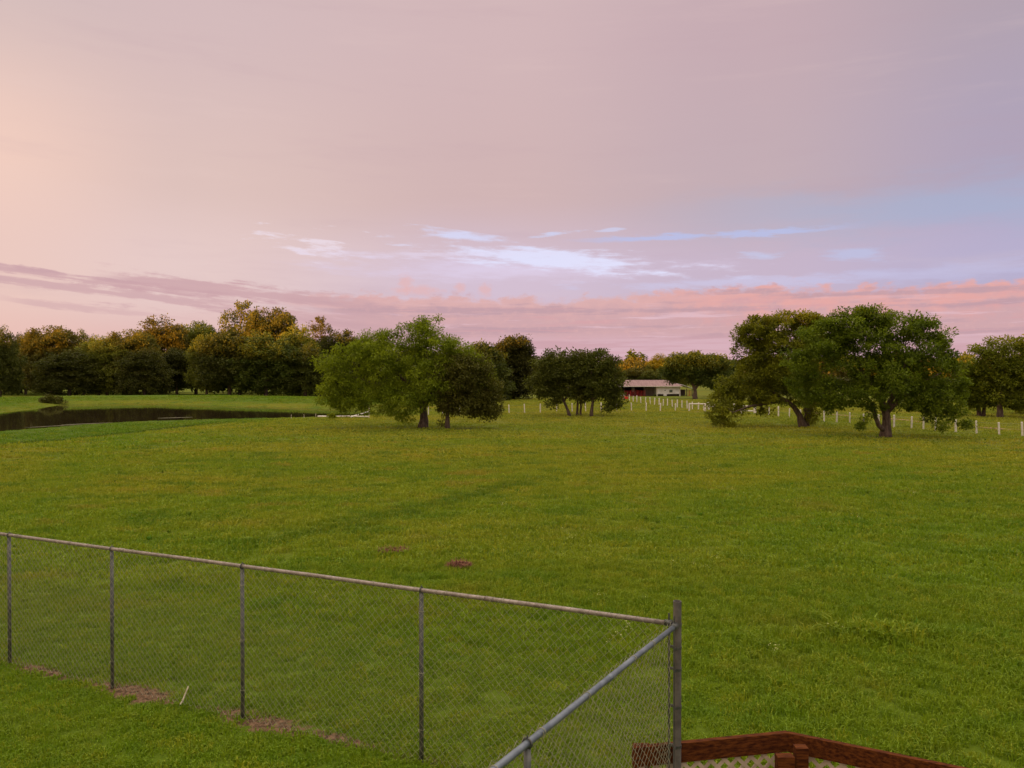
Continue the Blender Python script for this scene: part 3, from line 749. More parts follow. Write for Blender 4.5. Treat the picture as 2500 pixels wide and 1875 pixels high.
wood = [
 ('low', 0, 812, 95, 148, "dark leafy tree at the left edge behind the pond dam"),
 ('round2', 125, 797, 120, 160, "golden topped tree right of the dark tree at the left edge"),
 ('round', 62, 818, 80, 182, "dark tree further back showing in the dip right of the left edge tree"),
 ('low', 205, 818, 90, 178, "dark tree further back between the golden topped and the orange tipped trees"),
 ('low', 168, 862, 135, 147, "low grey green tree in front of the golden topped tree by the dam"),
 ('tall', 240, 832, 90, 158, "narrow tree just right of the low grey green one"),
 ('tall', 262, 838, 100, 150, "orange tipped tree standing above the far left part of the dam"),
 ('round2', 320, 806, 120, 152, "broad olive tree with sunlit upper left side behind the dam's highest part"),
 ('low', 352, 858, 110, 146, "dark full tree hanging low over the dam at pond centre"),
 ('tall', 395, 786, 130, 168, "russet dark tree rising behind the broad olive one"),
 ('round', 432, 855, 100, 160, "fresh green tree in the hollow of the wood's middle"),
 ('round2', 478, 786, 110, 174, "flat topped sunlit tree right of the russet dark one"),
 ('tall', 505, 830, 90, 152, "golden tree at the left shoulder of the tall group"),
 ('round', 560, 810, 130, 150, "dark oak front centre of the tall group beyond the dam"),
 ('sparse', 585, 744, 130, 172, "tallest tree with thin bare looking top sprays against the sky"),
 ('round2', 665, 752, 120, 170, "tall domed tree just right of the tallest sprays"),
 ('low', 650, 822, 150, 149, "wide dark green tree below the tall domed crown"),
 ('tall', 725, 806, 100, 160, "orange lit tree to the right of the domed tall tree"),
 ('sparse', 785, 780, 90, 168, "thin twiggy tree left of the feathery field tree"),
 ('low', 745, 850, 120, 150, "dark low tree reaching the feathery field tree's left tips"),
 ('round', 840, 812, 110, 165, "dark tree top showing over the left part of the feathery tree"),
 ('tall', 905, 830, 110, 170, "tree behind the left shoulder of the feathery tree"),
 ('round', 990, 850, 120, 172, "tree mostly hidden behind the feathery tree"),
 ('low', 1090, 872, 120, 170, "tree mostly hidden behind the slender olive tree"),
]
for k_, px, top_, w_, d_, lb in wood: place_tree(k_, px, top_, w_, d_, lb, GW)
GB = 'trees round the barn and far pasture'
back = [
 ('round', 1325, 885, 60, 185, "dark tree directly behind the pasture clump's left side"),
 ('low', 1395, 893, 70, 190, "tree directly behind the pasture clump's middle"),
 ('round2', 1470, 895, 60, 205, "tree showing over the right of the pasture clump"),
 ('round', 1548, 902, 70, 192, "dark green tree behind the open bay of the shed"),
 ('low', 1590, 908, 60, 188, "low dark tree behind the join of bay and white room"),
 ('tall', 1612, 872, 60, 240, "golden lit tree rising behind the white room of the shed"),
 ('round2', 1650, 880, 60, 230, "golden edged tree behind the gnarled oak's left side"),
 ('tall', 1755, 880, 50, 235, "orange tree peeping above the gnarled oak's right side"),
 ('low', 1850, 930, 110, 185, "dark tree behind the sweeping limb oak"),
 ('low', 1950, 925, 110, 190, "dark tree behind the bent trunk oak's centre"),
 ('round', 2060, 925, 120, 180, "dark tree behind the space between the two great oaks"),
 ('low', 2170, 930, 130, 170, "dark tree behind the largest oak's trunk"),
 ('round', 2280, 925, 130, 160, "dark tree behind the largest oak's right side"),
 ('low', 2365, 925, 90, 150, "deep green tree beyond the paired trunks"),
 ('low', 2440, 935, 100, 135, "bushy tree beyond the straight trunk at the right edge"),
 ('round', 2510, 915, 100, 130, "bushy tree far back at the right edge"),
]
for k_, px, top_, w_, d_, lb in back: place_tree(k_, px, top_, w_, d_, lb, GB)

def wood_mass(name, label, n, xr, yr, hr, leaf, mat, per=60, seed=1):
    """far wood read as one mass: domed crowns of large leaf sprays"""
    xs = rng.uniform(*xr, n); ys = rng.uniform(*yr, n); hs = rng.uniform(*hr, n)
    cs, rr = [], []
    for x, y, h in zip(xs, ys, hs):
        z0 = G(x, y); w = h * 0.36; m = 34
        o_ = rng.normal(size=(m, 3)); o_ /= np.linalg.norm(o_, axis=1)[:, None]
        c_ = np.array([x, y, z0 + h * 0.56]) + o_ * np.array([w, w, h * 0.42]) * rng.uniform(.6, 1.05, m)[:, None]
        cs.append(c_); rr.append(np.full(m, h * 0.13))
    cs = np.concatenate(cs); rr = np.concatenate(rr)
    V, F, T = leaf_cloud(cs, rr, per, leaf, 0.1, 0.8, 0.7)
    V[:, 2] = np.maximum(V[:, 2], -1)
    o_ = np_mesh(name, V, F, mat, None, T); tag(o_, label, 'wood', kind='stuff'); return o_
wood_mass("far_wood", "band of distant woods glowing orange beyond the shed", 150, (-30, 330), (300, 420), (8, 11.5), 1.0, m_leaf_wood2, 42)
wood_mass("far_wood", "darker distant woods along the skyline beyond everything", 160, (-520, 620), (560, 660), (16, 22), 2.0, m_leaf_wood, 22)
wood_mass("woodland_interior", "shadowy depth of the wood beyond the pond", 200, (-160, -8), (166, 215), (6, 11), 0.7, m_leaf_wood, 24)

# undergrowth at the foot of the wood, seen as one dark mass
def shrub(name, label, px, py, wpx, hpx, mat, cat='bush', leaf=0.16, per=70, group=None, kind=None, z=0.0, crad=.35):
    X0, Y0 = at(px, py, z)[:2]; z0 = G(X0, Y0); mpp = Y0 / FPX
    w, h = wpx * mpp / 2, hpx * mpp
    root = empty(name, (X0, Y0, z0)); tag(root, label, cat, group, kind)
    B = [(-w*.45,0,h*.32,w*.55,w*.45,h*.36),(w*.4,.1,h*.30,w*.55,w*.45,h*.34),(0,0,h*.5,w*.6,w*.5,h*.48)]
    cs = blobs_to_centres(B, max(1.2, 3.0 / (w * h)), minz=.05)
    grow([[(0,0,-.1,.05),(0,0,h*.5,.03)],[(0,0,0,.04),(w*.4,0,h*.5,.02)],[(0,0,0,.04),(-w*.4,0,h*.5,.02)]], cs, rmin=.008).build("stems", m_bark, root)
    V, F, T = leaf_cloud(cs, crad * rng.uniform(.6, 1.3, len(cs)), per, leaf, 0.1)
    V[:, 2] = np.maximum(V[:, 2], 0.01)
    np_mesh("foliage", V, F, mat, root, T); return root
shrub("bush", "pale grey green bush growing on the water's edge at the dam's left end", 125, 988, 66, 24, m_leaf_olive, leaf=.24, z=WATER_Z, crad=.5, per=90)
shrub("bush", "small green shrub beside the fallen white poles left of the feathery tree", 812, 1021, 22, 12, m_leaf_bright, leaf=.13, crad=.2)
for px in range(60, 900, 62):
    d_ = 146 + random.uniform(-2, 8); x, y = atd(px + random.uniform(-15, 15), d_)
# ------------------------------------------------------------------ garden chain link fence (one connected fence)
CF = Vector((1.50, 6.95, 0)); FH = 1.83
pA = Vector((-7.14, 10.88, 0)); dA = (pA - CF).normalized()
pB = Vector((-0.08, 4.40, 0)); dB = (pB - CF).normalized()
lenA, lenB = 17.0, 7.8
fence = empty("chain_link_fence", CF)
tag(fence, "grey galvanised chain link garden fence turning a corner in the foreground", "fence")
def on(dv, s, z): v = dv * s; return Vector((v.x, v.y, z))
def xsect(px, p0, dv):     # distance along a run where it crosses a photo column
    k = (px - 1250) / FPX; return (k * p0.y - p0.x) / (dv.x - k * dv.y)
# corner post: open pipe, a little above the rails
cp = MB(); n = 20
for (r_, z0_, z1_) in ((0.037, -0.3, 2.04),):
    vs = []
    for z_, rr_ in ((z0_, r_), (z1_, r_), (z1_, r_ - .006), (z1_ - .25, r_ - .006)):
        vs += [(rr_ * math.cos(6.28318*k/n), rr_ * math.sin(6.28318*k/n), z_) for k in range(n)]
    fs = [(a*n + k, a*n + (k+1) % n, (a+1)*n + (k+1) % n, (a+1)*n + k) for a in range(3) for k in range(n)]
    cp.add(vs, fs + [tuple(3*n + k for k in range(n))])
cp.build("corner_post", simple("corner_pipe", (0.10, 0.088, 0.078, 1), (0.20, 0.175, 0.155, 1), 7, 0.55, 0.3, 0.15), fence, smooth=False)
sA = [xsect(px, CF, dA) for px in (1028, 590, 271, 20)]
sA += [sA[-1] + 2.1, sA[-1] + 4.2, lenA]
sB = [2.67, 5.2, 7.7]
for s_, dv in [(s_, dA) for s_ in sA] + [(s_, dB) for s_ in sB]:
    MB().tube([on(dv, s_, -.3), on(dv, s_, FH - .03)], .023, 14).build("line_post", m_galv, fence, smooth=True)
    # looped rail cap over the top rail
    c_ = on(dv, s_, FH); pr = Vector((-dv.y, dv.x, 0))
    loop = [c_ + pr * (.031 * math.cos(a_)) + Vector((0, 0, .031 * math.sin(a_))) for a_ in np.linspace(0, 6.283, 17)]
    MB().tube(loop, .007, 6, False).tube([c_ + Vector((0, 0, .03)), c_ + Vector((0, 0, .052))], [.008, .003], 6).build("post_cap", m_galv, fence, smooth=True)
for dv, ln in ((dA, lenA), (dB, lenB)):
    segs = np.arange(.05, ln, 1.0); pts = [on(dv, s_, FH + random.uniform(-.004, .004)) for s_ in list(segs) + [ln]]
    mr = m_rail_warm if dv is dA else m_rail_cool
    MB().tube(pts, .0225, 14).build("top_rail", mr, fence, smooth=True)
    k = 1.9 if dv is dA else 1.45
    while k < ln:      # swaged sleeves where rail lengths join
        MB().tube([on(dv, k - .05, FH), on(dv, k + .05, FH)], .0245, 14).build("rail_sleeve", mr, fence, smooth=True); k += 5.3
# rail end cups, bands and tension bars at the corner post
for dv in (dA, dB):
    MB().tube([on(dv, .045, FH), on(dv, .115, FH)], [.031, .028], 14).build("rail_end_cup", m_galv, fence, smooth=True)
    MB().bar(on(dv, .075, .06), on(dv, .075, FH + .09), .006, .018, up=dv).build("tension_bar", m_galv, fence)
for z_ in (.35, .72, 1.08, 1.42, 1.62, 1.83):
    MB().tube([(0, 0, z_ - .012), (0, 0, z_ + .012)], .0405, 20).bar((0, 0, z_), on(dA, .085, z_), .012, .022).bar((0, 0, z_), on(dB, .085, z_), .012, .022).build("post_band", m_galv, fence)
# woven wire: each strand is an upright zigzag hooked round its neighbour
def wire_mesh(dv, s0, s1, pr_off):
    P = 0.046; H = 2 * P; prv = Vector((-dv.y, dv.x, 0)) * pr_off
    nst = int((s1 - s0) / (P / 1.0)); V, F = [], []; rows = int((FH - .02) / (H / 2))
    R_ = 0.0023
    ofs = np.array([(math.cos(a_), math.sin(a_)) for a_ in (0.5, 2.6, 4.7)]) * R_
    for k in range(nst):
        base_s = s0 + k * P
        s_ = base_s + np.where((np.arange(rows + 2) + k) % 2 == 0, 0, P) + rng.normal(size=rows + 2) * .0012
        z_ = 0.03 + np.arange(rows + 2) * H / 2
        sag = 0.012 * math.sin(base_s * 2.1) + 0.008 * math.sin(base_s * 5.3)
        side = (np.where((np.arange(rows + 2) + k) % 2 == 0, .003, -.003) + sag * np.sin(np.pi * z_ / FH))
        b = len(V) * 1
        cx_ = dv.x * s_ + prv.x + (-dv.y) * side; cy_ = dv.y * s_ + prv.y + dv.x * side
        for o_ in ofs:
            V.append(np.stack([cx_ + dv.x * o_[0] - dv.y * o_[1], cy_ + dv.y * o_[0] + dv.x * o_[1], z_], 1))
    m_ = rows + 2; V = np.concatenate(V)
    tot = len(V) // (3 * m_)
    i_ = np.arange(m_ - 1)
    for e in range(3):
        e2 = (e + 1) % 3
        base = (np.arange(tot) * 3 * m_)[:, None]
        F.append(np.stack([base + e*m_ + i_, base + e2*m_ + i_, base + e2*m_ + i_ + 1, base + e*m_ + i_ + 1], -1).reshape(-1, 4))
    return V, np.concatenate(F)
for dv, ln, off in ((dA, lenA, .03), (dB, lenB, -.03)):
    V, F = wire_mesh(dv, .08, ln, off); np_mesh("wire_mesh", V, F, m_wire, fence)
# tie wires on rails and posts
def ring(dv, s_, z_, axis, r_=.027):
    c_ = on(dv, s_, z_); pr = Vector((-dv.y, dv.x, 0))
    if axis == 'rail': a1, a2 = pr, Vector((0, 0, 1)); sk = dv * .012
    else: a1, a2 = pr, dv.copy(); sk = Vector((0, 0, .012))
    pts = [c_ + a1 * r_ * math.cos(a_) + a2 * r_ * math.sin(a_) + sk * (a_ / 3.14 - 1) for a_ in np.linspace(0, 6.9, 18)]
    MB().tube(pts, .0026, 5).build("wire_tie", m_wire, fence)
for s_ in (.55, 1.25, 1.75, 2.4, 3.3, 4.2, 4.8, 5.9, 7.0, 8.2, 9.3): ring(dA, s_, FH, 'rail')
for s_ in (.62, 1.02, 1.85, 2.5, 3.05, 3.6): ring(dB, s_, FH, 'rail')
for s_ in sA[:4]:
    for z_ in (.35, .95, 1.6): ring(dA, s_, z_, 'post', .03)
ring(dB, sB[0], 1.65, 'post', .03); ring(dB, sB[0], 1.2, 'post', .03)

# ------------------------------------------------------------------ low redwood railing with cream lattice
RZ = 0.71
def rp(px, py): v = at(px, py, RZ); return Vector((v.x, v.y, RZ))
L0, C0, R0 = rp(1549, 1825), rp(1925, 1788), rp(2350, 1875)
R1 = C0 + (R0 - C0) * 2.1
rail = empty("deck_railing", (C0.x, C0.y, G(C0.x, C0.y)))
tag(rail, "low redwood stained railing with cream lattice, bottom right beside the fence corner", "railing")
o3 = Vector((C0.x, C0.y, 0)) ; zb = G(C0.x, C0.y)
def loc(v, z): return Vector((v.x - o3.x, v.y - o3.y, z - zb))
for a, b in ((L0, C0), (C0, R1)):
    e = (b - a).normalized(); nrm = Vector((e.y, -e.x, 0)); nrm = nrm if nrm.y < 0 else -nrm
    s0 = 0.0; e_ = .02 if a is not C0 else 0; dz_ = .002 if a is C0 else 0
    MB().bar(loc(a + e * s0, RZ - .10 - dz_), loc(b + e * e_, RZ - .10 - dz_), .038, .18).build("rail_board", m_redwood, rail, bevel=.004)
    MB().bar(loc(a + e * s0 - nrm * .042, RZ - .107 - dz_), loc(b + e * e_ - nrm * .042, RZ - .107 - dz_), .036, .17).build("backing_board", m_redwood, rail, bevel=.004)
    # lattice: two layers of crossing strips
    ln = (b - a).length; H0, H1 = .04, RZ - .16; hgt = H1 - H0; lat = MB(); sp_ = .135
    for lay, sg in ((0, 1), (1, -1)):
        s_ = -hgt
        while s_ < ln + hgt:
            # strip from (s_,H0) to (s_+hgt,H1) clipped to the panel
            s0_, s1_ = (s_, s_ + hgt) if sg > 0 else (s_ + hgt, s_)
            zz0, zz1 = H0, H1
            def clip(sa, za, sb, zb_):
                if sa < 0: t_ = (0 - sa) / (sb - sa); sa, za = 0, za + (zb_ - za) * t_
                if sa > ln: t_ = (sa - ln) / (sa - sb); sa, za = ln, za + (zb_ - za) * t_
                return sa, za
            if max(s0_, s1_) > 0 and min(s0_, s1_) < ln:
                A_ = clip(s0_, zz0, s1_, zz1); B_ = clip(s1_, zz1, s0_, zz0)
                if abs(A_[0] - B_[0]) > .03:
                    off = nrm * (.004 + .006 * lay) - nrm * .012
                    lat.bar(loc(a + e * A_[0] + off, A_[1]), loc(a + e * B_[0] + off, B_[1]), .005, .036, up=(-(e.x) * (1 if sg > 0 else -1), -(e.y) * (1 if sg > 0 else -1), 1))
            s_ += sp_
    lat.build("lattice_panel", m_lattice, rail)
def rpost(px0, px1, pytop, d_, name, depth=.09):
    x0 = (px0 - 1250) / FPX * d_; x1 = (px1 - 1250) / FPX * d_; zt = CAMH - (pytop - HORIZ) / FPX * d_
    MB().box((x0 - o3.x, d_ - o3.y, -.2), (x1 - o3.x, d_ + depth - o3.y, zt - zb)).build(name, m_redwood, rail, bevel=.004)
rpost(1947, 1978, 1831, 7.02, "post"); rpost(1902, 1944, 1853, 6.95, "short_post")
rpost(1549, 1590, 1828, L0.y + .06, "post")

# ------------------------------------------------------------------ white posts of the pasture fences
def post_fence(name, label, pts, h, w, rails=(), lean=.055):
    """pts: photo foot positions; posts are parts of one wired fence"""
    P = [at(*p_) for p_ in pts]; P = [Vector((p_.x, p_.y, G(p_.x, p_.y))) for p_ in P]
    root = empty(name, P[0]); tag(root, label, "fence")
    base_me = {}
    tops = []
    for k, p_ in enumerate(P):
        q_ = p_ - P[0]; hh = h * random.uniform(.93, 1.06); lx, ly = random.uniform(-lean, lean), random.uniform(-lean, lean)
        var = k % 4
        if var not in base_me:
            r_ = w / 2 * (1 + .08 * var)
            mb = MB(); n_ = 12
            mb.tube([(0, 0, -.2), (0, 0, .97), (0, 0, 1.0)], [r_, r_ * .97, r_ * .72], n_)
            ob = mb.build("post", m_post_white, root, smooth=False); base_me[var] = ob
        else:
            ob = base_me[var].copy(); COL.objects.link(ob); ob.parent = root
        ob.location = q_; ob.scale = (1, 1, hh); ob.rotation_euler = (lx, ly, random.uniform(0, 3))
        tops.append(q_ + Vector((0, 0, hh)))
    wb = MB()
    for f in (.45, .85):
        for a, b in zip(P[:-1], P[1:]):
            if (b - a).length < 14: wb.tube([a - P[0] + Vector((0, -.0, h * f)), b - P[0] + Vector((0, 0, h * f))], .004, 4, False)
    if wb.v: wb.build("wire", m_thinwire, root)
    for (i_, j_, f) in rails:
        a, b = P[i_] - P[0], P[j_] - P[0]
        MB().tube([a + Vector((0, 0, h * f)), b + Vector((0, 0, h * f))], w * .42, 10).build("rail", m_post_white, root)
    return root
post_fence("white_post_fence", "long near row of white round posts crossing the pasture behind the trees",
    [(1046,1012),(1081,1012),(1123,1012),(1164,1011.5),(1204,1011),(1243,1009.5),(1281,1009),(1319,1008.5),(1359,1008),(1397,1007),(1430,1006),(1468,1005),(1506,1004.5),(1542,1003.5),(1577.5,1003.5),(1612,1003.5),(1649,1003.5),(1683,1003)], 1.02, .115)
post_fence("white_post_fence", "near row of white posts running from the sweeping limb oak to the right edge",
    [(1810,1009),(1845,1011),(1877,1014),(1901,1017),(1927,1020),(1955,1023),(2012,1028.6),(2043,1030.5),(2075,1033),(2109,1036.5),(2146,1040),(2183,1043),(2226,1046),(2255,1048),(2285,1050.5),(2334,1053.5),(2385,1057),(2440,1060.5),(2497,1062.5),(2560,1066)], 1.0, .12)
post_fence("white_post_fence", "far row of white posts slanting down in front of the shed",
    [(1498,974),(1506,975),(1515.5,976),(1523,977.6),(1537,979),(1545.6,981),(1555,981.7),(1564.6,983.7),(1576,984),(1587.6,985.8),(1598,987.8),(1609,988.3),(1619,990),(1629.7,991),(1641.5,992),(1653.7,993.6),(1665,995.5),(1678,997),(1690.4,999),(1705,1000.5),(1718,1002)], 1.05, .13)
# gateway of white pipe rails
def pipe_gate(label, P2, h, rails, caps=()):
    P = [at(*p_) for p_ in P2]; P = [Vector((p_.x, p_.y, G(p_.x, p_.y))) for p_ in P]
    root = empty("pipe_gate_frame", P[0]); tag(root, label, "gate")
    for k, p_ in enumerate(P):
        hh = h * (1.15 if k in caps else 1); r_ = .1 if k not in caps else .15
        MB().tube([p_ - P[0] + Vector((0, 0, -.2)), p_ - P[0] + Vector((0, 0, hh - .05)), p_ - P[0] + Vector((0, 0, hh))], [r_, r_, r_ * .6], 12).build("post", m_post_white, root)
    for i_, j_, f in rails:
        MB().tube([P[i_] - P[0] + Vector((0, 0, h * f)), P[j_] - P[0] + Vector((0, 0, h * f))], .07, 10).build("rail", m_post_white, root)
pipe_gate("white pipe brace frame joined by a top rail, left of the gateway", [(1683,1003),(1722,1003.5)], .98, [(0,1,.93)])
pipe_gate("white pipe frame with a low sagging rail beside the gateway", [(1730,1000),(1745,1000)], .85, [(0,1,.5)], (0,))
pipe_gate("white pipe gate with thick capped post behind the low sweeping limb", [(1793,1008),(1842,1010)], .95, [(0,1,.9),(0,1,.35)], (0,))

# ------------------------------------------------------------------ poles and stakes near the pond end
def pole(name, label, cat, p0, p1, r_, mat, group=None):
    p0, p1 = Vector(p0), Vector(p1)
    bumps = [p0.lerp(p1, f) + Vector((random.uniform(-1, 1), random.uniform(-1, 1), random.uniform(-1, 1))) * r_ * .4 for f in np.linspace(0, 1, 7)]
    root_o = MB().tube([b_ - p0 for b_ in bumps], [r_ * (1 - .35 * f) for f in np.linspace(0, 1, 7)], 8).build(name, mat, smooth=True)
    root_o.location = p0; tag(root_o, label, cat, group); return root_o
def gp(px, py, up=0): v = at(px, py); return Vector((v.x, v.y, G(v.x, v.y) + up))
pole("fallen_pole", "long pale pole lying on the grass left of the upright pole", "pole", gp(775, 1015.5, .10), gp(900, 1019, .12), .09, m_post_white)
pole("fallen_pole", "second pale pole propped against the foot of the upright pole", "pole", gp(856, 1019, .10), gp(900, 1013, .45), .08, m_post_white)
pole("upright_pole", "thin grey pole standing upright behind the feathery tree's lower branches", "pole", gp(901, 1019.5, -.1), gp(901, 1019.5, 1.25), .06, m_stick)
for px, lb in ((711, "leftmost of the three thin stakes at the pond's near edge"), (742, "middle one of the three thin stakes at the pond's near edge"), (771, "rightmost of the three thin stakes at the pond's near edge")):
    pole("thin_stake", lb, "stake", gp(px, 1018, -.1), gp(px, 1018, .42), .028, m_stick, "stakes at the pond's near edge")
v = at(434, 1731); pole("leaning_stick", "short pale stick leaning against the foot of the chain link fence", "stick", (v.x, v.y, .0), (v.x + .07, v.y + .12, .22), .011, m_stick)

# dead grass clumps in the field
def tangle(name, label, px, py, w, h, n_):
    v = at(px, py); root_v, F = [], []
    mb = MB()
    for k in range(n_):
        a_ = random.uniform(0, 6.28); r_ = w / 2 * math.sqrt(random.random()); c_ = Vector((math.cos(a_) * r_, math.sin(a_) * r_ * .8, random.uniform(0, h) * (1 - (2 * r_ / w) ** 2 * .6)))
        d_ = Vector((random.gauss(0, 1), random.gauss(0, 1), random.gauss(0, .35) + .1)).normalized() * random.uniform(.06, .16)
        s_ = d_.cross(Vector((0, 0, 1))).normalized() * .006
        m_ = c_ + d_ * .5 + Vector((0, 0, .02))
        mb.add([c_ - s_, c_ + s_, m_ + s_, m_ - s_, c_ + d_], [(0, 1, 2, 3), (3, 2, 4)])
    o_ = mb.build(name, m_dry); o_.location = (v.x, v.y, G(v.x, v.y) + .02); tag(o_, label, "dead grass"); return o_
tangle("dead_grass_clump", "rusty brown clump of dead grass lying out in the field above the fence", 1120, 1387, .50, .10, 900)
tangle("dead_grass_clump", "flat faded patch of brown thatch left of the rusty clump", 960, 1347, .75, .035, 500)

# ------------------------------------------------------------------ shed beyond the pasture
m_roof = simple("weathered_metal_roof", (0.20, 0.11, 0.105, 1), (0.30, 0.18, 0.17, 1), 1.2, 0.8, 0.0, 0.1, (3, .4, 1))
m_wall = simple("white_painted_siding", (0.66, 0.62, 0.58, 1), (0.80, 0.77, 0.73, 1), 1.5, 0.6, 0, 0.1)
m_tin = simple("grey_tin_siding", (0.22, 0.18, 0.16, 1), (0.36, 0.30, 0.27, 1), 2, 0.6, 0.2, 0.1, (4, 1, .5))
m_dark = simple("dark_timber", (0.05, 0.03, 0.025, 1), (0.10, 0.06, 0.05, 1), 3, 0.9, 0, 0.1)
m_red = simple("red_gate_paint", (0.32, 0.02, 0.02, 1), (0.50, 0.04, 0.035, 1), 3, 0.5, 0, 0)
m_redtarp = simple("red_plastic", (0.62, 0.03, 0.02, 1), (0.80, 0.06, 0.03, 1), 3, 0.45, 0, 0.1)
m_glass, t, p = mat_new("window_glass"); p.inputs['Base Color'].default_value = (.10, .12, .10, 1); p.inputs['Roughness'].default_value = .08
bd = 165.0; bm = bd / FPX; bx0, _ = atd(1603, bd); bz = G(31, 168)
barn = empty("barn", (bx0, bd, bz)); tag(barn, "long low shed with pinkish metal roof, open dark bay and white room", "barn")
X = lambda px: (px - 1603) * bm
Zb = lambda py: CAMH - (py - HORIZ) * bm - bz
ev = Zb(943.5); rdg = CAMH - (928.5 - HORIZ) * (bd + 5) / FPX - bz
xl, xm, xr = X(1392), X(1603), X(1661)
# roof: gable with ridge along x, hip at the right end
rv = [(xl-.3,-.5,ev),(xr+.35,-.5,ev),(xr+.35,10.5,ev),(xl-.3,10.5,ev),(xl-.3,5,rdg),(X(1645),5,rdg)]
rv += [(a_, b_, c_ + .07) for a_, b_, c_ in rv]
MB().add(rv, [(0,1,5,4)[::-1],(1,2,5)[::-1],(2,3,4,5)[::-1],(6,7,11,10),(7,8,11),(8,9,10,11),(0,1,7,6),(1,2,8,7),(2,3,9,8),(3,0,6,9),(0,4,10,6),(3,4,10,9)]).build("roof", m_roof, barn)
MB().box((xl, 9.9, 0), (xm, 10, ev + .0)).build("rear_wall", m_dark, barn)
MB().box((xl, 0.2, 0), (xl + .1, 9.9, ev)).build("end_wall", m_tin, barn)
MB().box((X(1577), 3.0, 0), (xm - .1, 3.08, ev + .45)).build("partition", m_tin, barn)
for px in (1392.5, 1440, 1485, 1524, 1550, 1577): MB().box((X(px) - .07, 0, -.1), (X(px) + .07, .14, ev)).build("bay_post", m_dark, barn)
sg = MB()
sg.box((xm, 0, Zb(962)), (xr, .1, ev)).box((xm, 9.8, .1), (xr, 9.9, ev)).box((xm, .1, Zb(962)), (xm + .1, 9.8, ev)).box((xr - .1, .1, Zb(962)), (xr, 9.8, ev))
sg.build("wall", m_wall, barn)
for k in range(9): pass
bat = MB()
for k in range(1, 20): bat.box((xm + k * (xr - xm) / 20 - .015, -.012, Zb(961.8)), (xm + k * (xr - xm) / 20 + .015, 0, ev - .02))
bat.build("siding_batten", m_wall, barn)
for xx in (xm + .1, xr - .1): MB().box((xx - .12, -.06, -.1), (xx + .12, .06, ev - .01)).build("corner_board", m_post_white, barn)
MB().box((xm + .2, .5, -.1), (xr - .2, .6, Zb(962))).build("skirting", m_dark, barn)
d0 = MB().box((X(1620), -.09, Zb(966.5)), (X(1627.5), -.02, Zb(950.5))).build("door", m_wall, barn)
MB().box((X(1622), -.105, Zb(954)), (X(1625.5), -.092, Zb(952))).build("door_pane", m_glass, d0)
w0 = MB().box((X(1633.5), -.06, Zb(958.5)), (X(1642.5), -.015, Zb(951))).build("window", m_post_white, barn)
MB().box((X(1634.3), -.075, Zb(957.8)), (X(1641.7), -.062, Zb(951.8))).build("pane", m_glass, w0)
MB().box((xl - .3, -.56, ev - .06), (xr + .35, -.5, ev + .08)).build("gutter", m_post_white, barn)
# lean-to on the right
x2 = X(1693)
MB().add([(xr+.4,-.3,ev+.30),(x2,-.3,Zb(949.5)),(x2,8,Zb(949.5)+.2),(xr+.4,8,ev+.6),(xr+.4,-.3,ev+.40),(x2,-.3,Zb(949.5)+.1),(x2,8,Zb(949.5)+.3),(xr+.4,8,ev+.7)],
    [(0,3,2,1),(4,5,6,7),(0,1,5,4),(1,2,6,5),(2,3,7,6),(3,0,4,7)]).build("lean_to_roof", m_wall, barn)
for px in (1676, 1690): MB().box((X(px) - .07, 0, -.1), (X(px) + .07, .14, Zb(948.5))).build("bay_post", m_dark, barn)
MB().box((xr + .5, 7.8, 0), (x2, 7.9, 1.3)).build("rear_wall", m_dark, barn)
def gate_panel(label, xa, xb, y0, z0, z1, nb=6):
    root = empty("red_gate_panel", (bx0 + xa, bd + y0, bz)); tag(root, label, "gate panel", "red gate panels of the shed")
    w = xb - xa; fr = MB()
    for xx in (0, w / 2, w): fr.tube([(xx, 0, z0), (xx, 0, z1)], .05, 8)
    fr.build("frame", m_red, root)
    for k in range(nb): MB().tube([(0.05, 0, z0 + .06 + (z1 - z0 - .1) * k / (nb - 1)), (w - .05, 0, z0 + .06 + (z1 - z0 - .1) * k / (nb - 1))], .045, 6, False).build("bar", m_red, root)
gate_panel("red pipe gate panel at the left of the open bay", X(1526), X(1540), .6, 0, 1.15)
gate_panel("red pipe gate panel in the middle of the open bay", X(1541), X(1558), .5, 0, 1.25)
gate_panel("red pipe gate panel by the grey tin partition", X(1559), X(1576), .6, 0, 1.2)
gate_panel("red pipe gate panel under the white lean-to roof", X(1677), X(1691), .3, .05, 1.35)
# pale drum inside the bay
o = MB().tube([(0, 0, 0), (0, 0, .3), (0, 0, .6), (0, 0, .9)], [.30, .32, .32, .30], 14).build("pale_drum", m_wall); o.location = (bx0 + X(1553.5), bd + 4.5, bz + .85)
tag(o, "pale drum standing on the stacked crate deep in the open bay", "drum")
o = MB().box((-.6, -.4, 0), (.6, .4, .8)).box((-.64, -.44, .8), (.64, .44, .85)).box((-.62,-.42,.38),(.62,.42,.44)).build("crate", m_dark); o.location = (bx0 + X(1553.5), bd + 4.5, bz)
tag(o, "dark crate in the shadow at the back of the open bay", "crate")
